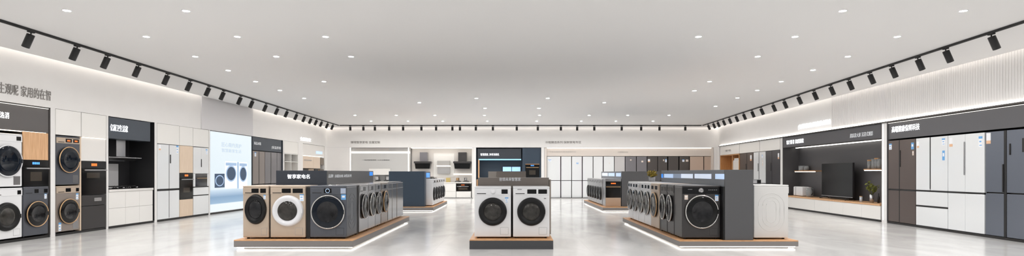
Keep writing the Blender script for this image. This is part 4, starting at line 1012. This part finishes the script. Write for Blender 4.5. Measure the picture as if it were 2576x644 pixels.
# spine with sign
def spine(label, x0, x1, y0, y1, z0, z1, m_front, m_side, name='display_spine'):
    t = thing(name, label, 'sign block', ((x0 + x1) / 2, (y0 + y1) / 2, z0)); hx, hy = (x1 - x0) / 2, (y1 - y0) / 2
    MB().box(-hx, hx, -hy, -hy + .04, 0, z1 - z0, 0, .002).make('front_panel', m_front, t)
    MB().box(-hx, hx, -hy + .04, hy, 0, z1 - z0, 0, .002).make('block', m_side, t)
    return t, hx, hy
t, hx, hy = spine('slate sign block with glowing letters rising behind the front left machines', -4.07, -3.2, 9.6, 12.84, mz, 1.234, SIGNDK, SIGNGR)
text('lettering', '智享家电名', -hx + fx(723, 9.6) - fx(694, 9.6), -hx + fx(779, 9.6) - fx(694, 9.6), 1.2 - 15.5 / 145.8 - mz, 1.2 - 4.5 / 145.8 - mz, LETW, t, y=-hy - .001, depth=.01, bold=0.0)
def ys(px, X): return abs(X) * F / abs(px - CX)
cyA = (9.6 + 12.84) / 2
for s, pa, pc, zt, zb in (('品牌', 826, 838, 438.5, 447), ('高端洗衣机', 842, 863, 439, 446.5), ('冰洗系列', 865, 883.5, 438.5, 446)):
    Ya, Yc_ = ys(pa, 3.2), ys(pc, 3.2); zz = lambda py: EYE - (py - CY) * (Ya + Yc_) / 2 / F - mz
    face_text(t, s, hx + .001, Ya - cyA, Yc_ - cyA, zz(zb), zz(zt), LETM, 1, depth=.004, bold=0.0)
MB().box(hx, hx + .006, ys(929.5, 3.2) - cyA, ys(937, 3.2) - cyA, .985, 1.07 + .0).make('blue_sign', SCRB, t)

# --- B: left rear, navy
platform('oak topped platform with glowing edge under the navy block, rear left island', -3.95, -2.42, 17.12, 20.75, PZ)
t, hx, hy = spine('navy blue end wall of the rear left island', fx(978, 17.2), fx(1068, 17.2), 17.2, 17.5, mz, 1.237, NAVY, NAVY, 'end_wall')
for i in range(5):
    Y0 = 17.53 + .6 * i
    washer(f'white washing machine with black door, {ORD[i]} from the front on the rear left island', (-2.5, Y0 + .295, mz), RW, .585, mh, .56, body=WENAM, ring='black', disp=((.45, .7), (.75, .95)), R=.21, group='white machines on the rear left island', drum=DRUMD)
t = thing('counter_sign', 'dark sign box with blue screen on the rear left island machines', 'sign box', (-3.0, 18.06, mz + mh + .001))
MB().box(-.3, .28, -.5, .5, 0, .24, 0, .004).make('casing', SIGNGR, t); MB().box(.28, .288, -.42, .3, .05, .2).make('screen', SCRB, t)
gas_hob('gas hob displayed on the white machines of the rear left island', (-2.82, 19.05, mz + mh + .001), PI / 2, .7, .45)
plant_loc = None

# --- C: centre
platform('low dark platform with oak deck under the two white washers in the centre', -.665, .645, 8.7, 9.95, .15, FASCIAD, glow=False)
a, c = fx(1193.5, 8.87), fx(1285.5, 8.87)
washer('white washing machine with round dial, left one on the centre platform', ((a + c) / 2, 8.87, .151), 0, c - a, .825, .56, body=WENAM, ring='black', disp=((.74, .91),), knob=.51, R=.222, cz=.425, stickers=((c - (a + c) / 2 - .07, .61, .055, .085, 'blue'),))
a, c = fx(1290.5, 8.87), fx(1382.5, 8.87)
t = washer('white washing machine with two dark displays, right one on the centre platform', ((a + c) / 2, 8.87, .151), 0, c - a, .825, .56, body=WENAM, ring='black', disp=((.39, .64), (.69, .93)), R=.222, cz=.425)
MB().box((c - a) / 2 - .09, (c - a) / 2 - .055, -.003, .001, .628, .642).make('badge', MIDGR, t)
MB().box(-(c - a) / 2 + .07, -(c - a) / 2 + .14, -.014, -.008, .775, .785).make('badge', MIDGR, t)
Yc0 = 9.47
t, hx, hy = spine('taupe sign block with pale letters behind the two centre washers', fx(1203, Yc0), fx(1381, Yc0), Yc0, 9.8, .151, 1.2 - 13 * Yc0 / F, SIGNBR, SIGNBR)
xm = (fx(1203, Yc0) + fx(1381, Yc0)) / 2; zz = lambda py: EYE - (py - CY) * Yc0 / F - .151
text('lettering', '创领未来智慧家', fx(1256, Yc0) - xm, fx(1310, Yc0) - xm, zz(455.5), zz(446.5), LETM, t, y=-hy - .001, depth=.012, bold=0.0)
for px, lab in ((1202.2, 'slim oak post at the left end of the centre sign block'), (1383.5, 'slim oak post at the right end of the centre sign block')):
    tag(MB().box(-.0125, .0125, 0, .3, 0, .93, 0, .002).make('oak_post', OAK if px < 1300 else BROWNM, None, (fx(px, Yc0) - (.011 if px < 1300 else -.004), Yc0 - .005, .151)), lab, 'post')
t, hx, hy = spine('taupe sign block with paler left end standing behind the centre island', fx(1250, 12), fx(1323, 12), 12, 13.2, 0, 1.226, SIGNBR, SIGNBR)
MB().box(fx(1228, 12) - fx(1250, 12) - hx, -hx, -hy + .02, hy, 0, 1.224, 0, .003).make('end_panel', SIGNBL, t)

# --- D: right rear
platform('oak topped platform with glowing edge, rear right island', 2.78, 4.75, 17.0, 21.5, PZ)
a, c = fx(1523, 17.3), fx(1562.5, 17.3)
tw = thing('oven_tower', 'low grey tower with black oven and beige drawer on the rear right island', 'oven unit', ((a + c) / 2, 17.3, mz)); w = c - a
MB().box(-w / 2, w / 2, .02, .54, 0, .86, 0, .004).make('carcass', SILVER, tw); MB().box(-w / 2, w / 2, 0, .02, .78, .86).make('top_rail', MIDGR, tw)
MB().box(-w / 2 + .01, w / 2 - .01, -.004, .02, 0.01, .27, 0, .003).make('drawer_front', CREAM if False else mat('beige_front', (176, 152, 130), .4), tw)
cp = MB().box(-w / 2 + .01, w / 2 - .01, -.004, .02, .66, .78, 0, .003).make('control_panel', OVENG, tw); g = MB()
for k in range(4): g.box(-.07 + .04 * k, -.045 + .04 * k, -.006, -.003, .7, .735)
g.make('clock_digits', LEDO, cp)
dr = MB().box(-w / 2 + .01, w / 2 - .01, -.004, .02, .275, .655, 0, .003).make('oven_door', OVENG, tw); MB().box(-w * .46, w * .46, -.03, -.012, .6, .62, 0, .003).make('handle', GOLDB, dr)
for i in range(6):
    Y0 = 17.88 + .57 * i
    washer(f'silver grey washing machine with black door, {ORD[i]} from the front on the rear right island', (2.89, Y0 + .28, mz), LW, .555, mh, .5, body=SILVER, ring='black', disp=((.1, .3), (.5, .72)), R=.215, group='grey machines on the rear right island', drum=DRUMD)
t, hx, hy = spine('dark grey sign block with blue screens on the rear right island', 3.41, 4.6, 17.3, 21.25, mz, 1.237, BLOCKG, SIGNSL)
cyD = (17.3 + 21.25) / 2
for pa, pc, m in ((1515, 1529, SCRW), (1531, 1546, SCRL), (1550, 1562, SCRL)):
    Ya, Yc_ = ys(pa, 3.41), ys(pc, 3.41); MB().box(-hx - .006, -hx, min(Ya, Yc_) - cyD, max(Ya, Yc_) - cyD, .93, 1.04).make('screen', m, t)

# --- E: right front
PE = .125; me = PE + .001
platform('long oak topped platform with glowing edge, front right island', 2.645, 4.53, 8.8, 13.3, PE)
a, c = fx(1716, 8.95), fx(1813, 8.95)
t = washer('dark graphite washing machine with chrome ring at the corner of the front right island', ((a + c) / 2, 8.95, me), 0, c - a, .865, .42, body=DGRAPH, ring='chrome', drum=DRUMD, panel=DISP, disp=(), knob=.49, drawer=False, R=.262, cz=.445, stickers=((-.245, .675, .055, .075, 'pale'), (.245, .665, .055, .1, 'blue')))
for k in range(5): MB().box(.11 + .03 * k, .128 + .03 * k, -.0095, -.007, .79, .798).make('touch_key', STEEL, t)
MB().box(-.22, -.15, -.0095, -.007, .8, .806).make('badge', STEEL, t)
xE = 2.737
rowE = [(9.40, 9.79, DGRAPH, 'chrome', CHROME, 'dark graphite washing machine, first behind the corner on the front right island'), (9.82, 10.22, DGRAPH, 'chrome', CHROME, 'dark graphite washing machine, second behind the corner on the front right island'), (10.36, 10.95, GOLD, 'chrome', GOLDB, 'champagne washing machine between dark and white ones on the front right island'),
        (10.98, 11.48, WENAM, 'chrome', CHROME, 'white washing machine next to the champagne one on the front right island'), (11.51, 12.02, WENAM, 'chrome', CHROME, 'white washing machine with dial, third from the far end of the front right island'), (12.05, 12.58, WENAM, 'chrome', MIDGR, 'white washing machine, second from the far end of the front right island'), (12.61, 13.08, WENAM, 'chrome', MIDGR, 'white washing machine at the far end of the front right island')]
for i, (Y0, Y1, m, rg, tr, lab) in enumerate(rowE):
    washer(lab, (xE, (Y0 + Y1) / 2, me), LW, Y1 - Y0, .865, .615, body=m, ring=rg, trim=tr, drum=DRUM if m is WENAM or m is GOLD else DRUMD, disp=((.1, .36), (.55, .85)) if i != 4 else ((.6, .9),), knob=.3 if i == 4 else None, R=.235 if Y1 - Y0 > .45 else .225, squeeze=min(1, (Y1 - Y0) * .44 / .235), cz=.46, drawer=i < 2, flap=False, group='aisle side machines of the front right island')
tag(MB().box(2.75, 3.34, 10.235, 10.345, 0, .855, 0, .003).make('gap_shade', BLACK, None, (0, 0, me)), 'black panel as gap shade beside the champagne machine on the front right island', 'panel')  # black panel stands in for the dark gap here
t, hx, hy = spine('tall dark grey sign block with pale screens on the front right island', 3.38, fx(1895, 8.83), 8.83, 12.6, me, 1.244, BLOCKG, SIGNSL)
cyE = (8.83 + 12.6) / 2
for pa, pc, m, z0, z1 in ((1658, 1668, SCRB, .0, .06), (1671, 1694, SCRL, 0, .06), (1694, 1714, mat('dim_screen', (150, 165, 188), .2, emit=.2), 0, .06), (1714, 1743, SCRW, 0, .06), (1748, 1789.5, SCRW, 0, .06), (1800, 1822.5, SCRL, 0, .06)):
    Ya, Yc_ = sorted((ys(pa, 3.38), ys(pc, 3.38)))
    tp = (EYE - (437.5 - CY) * (Ya + Yc_) / 2 / F) - me; bt = (EYE - (447 + (pa - 1658) * .025 - CY) * (Ya + Yc_) / 2 / F) - me
    MB().box(-hx - .006, -hx, max(Ya, 8.86) - cyE, min(Yc_, 12.58) - cyE, bt, tp).make('screen', m, t)
a, c = fx(1896.5, 8.95), fx(1983.5, 8.95)
filler('black panel as shade in the gap between the graphite corner washer and the grey sign block', 3.3585, 3.3795, 8.845, 9.36, me, me + .85)
# the white machine at the right end faces the right wall, its pressed side panel towards the aisle
washer('white washing machine turned sideways with pressed side panel, right end of the front right island', (c, 8.95 + .3, me), RW, .6, .875, c - a, body=mat('warm_white_enamel', (204, 203, 201), .35, coat=.1), ring='black', R=.22, side=True)
washer('white washing machine behind the sideways one on the front right island', (c - .06, 9.9, me), RW, .6, .865, c - a - .1, body=WENAM, ring='black', R=.22)
t = thing('small_oven', 'small dark grey countertop oven on the white machine at the right', 'countertop oven', (4.24, 9.78, me + .866), 0)
MB().box(-.14, .14, 0, .2, .006, .085, 0, .006).make('oven_body', BLOCKG, t); MB().box(-.12, .06, -.004, .002, .02, .075).make('oven_door', SILVER, t); MB().box(.075, .13, -.004, .002, .02, .075).make('control_panel', DISP, t)
for s in (-1, 1): MB().box(s * .11 - .015, s * .11 + .015, .02, .18, 0, .008).make('foot', BLACK, t)
plant('yellow green bushy plant in grey pot on the far white machine', (3.235, 12.86, me + .866), POT, .075, .1, LEAFY, .09, .13, 26)

# ================================================================== WORLD, CAMERA, COLOUR
W = bpy.data.worlds.new('World'); bpy.context.scene.world = W; W.use_nodes = True
bg = W.node_tree.nodes['Background']; bg.inputs[0].default_value = (0.98, 0.99, 1.0, 1); bg.inputs[1].default_value = 0.55
cam = bpy.data.cameras.new('camera'); co = bpy.data.objects.new('camera', cam); C.objects.link(co)
co.location = (0, 0, EYE); co.rotation_euler = (PI / 2, 0, 0)
cam.sensor_fit = 'HORIZONTAL'; cam.sensor_width = 36; cam.lens = 36 * F / 2576; cam.shift_y = (CY - 322) / 2576; cam.clip_end = 100
S = bpy.context.scene; S.camera = co
vs = S.view_settings; vs.view_transform = 'Standard'; vs.look = 'None'; vs.gamma = 1.0; vs.exposure = 0.0; vs.use_curve_mapping = False
S.cycles.max_bounces = 12; S.cycles.diffuse_bounces = 8; S.cycles.glossy_bounces = 5; S.cycles.transmission_bounces = 8
S.cycles.caustics_reflective = False; S.cycles.caustics_refractive = False; S.cycles.sample_clamp_indirect = 6
S.cycles.use_denoising = True
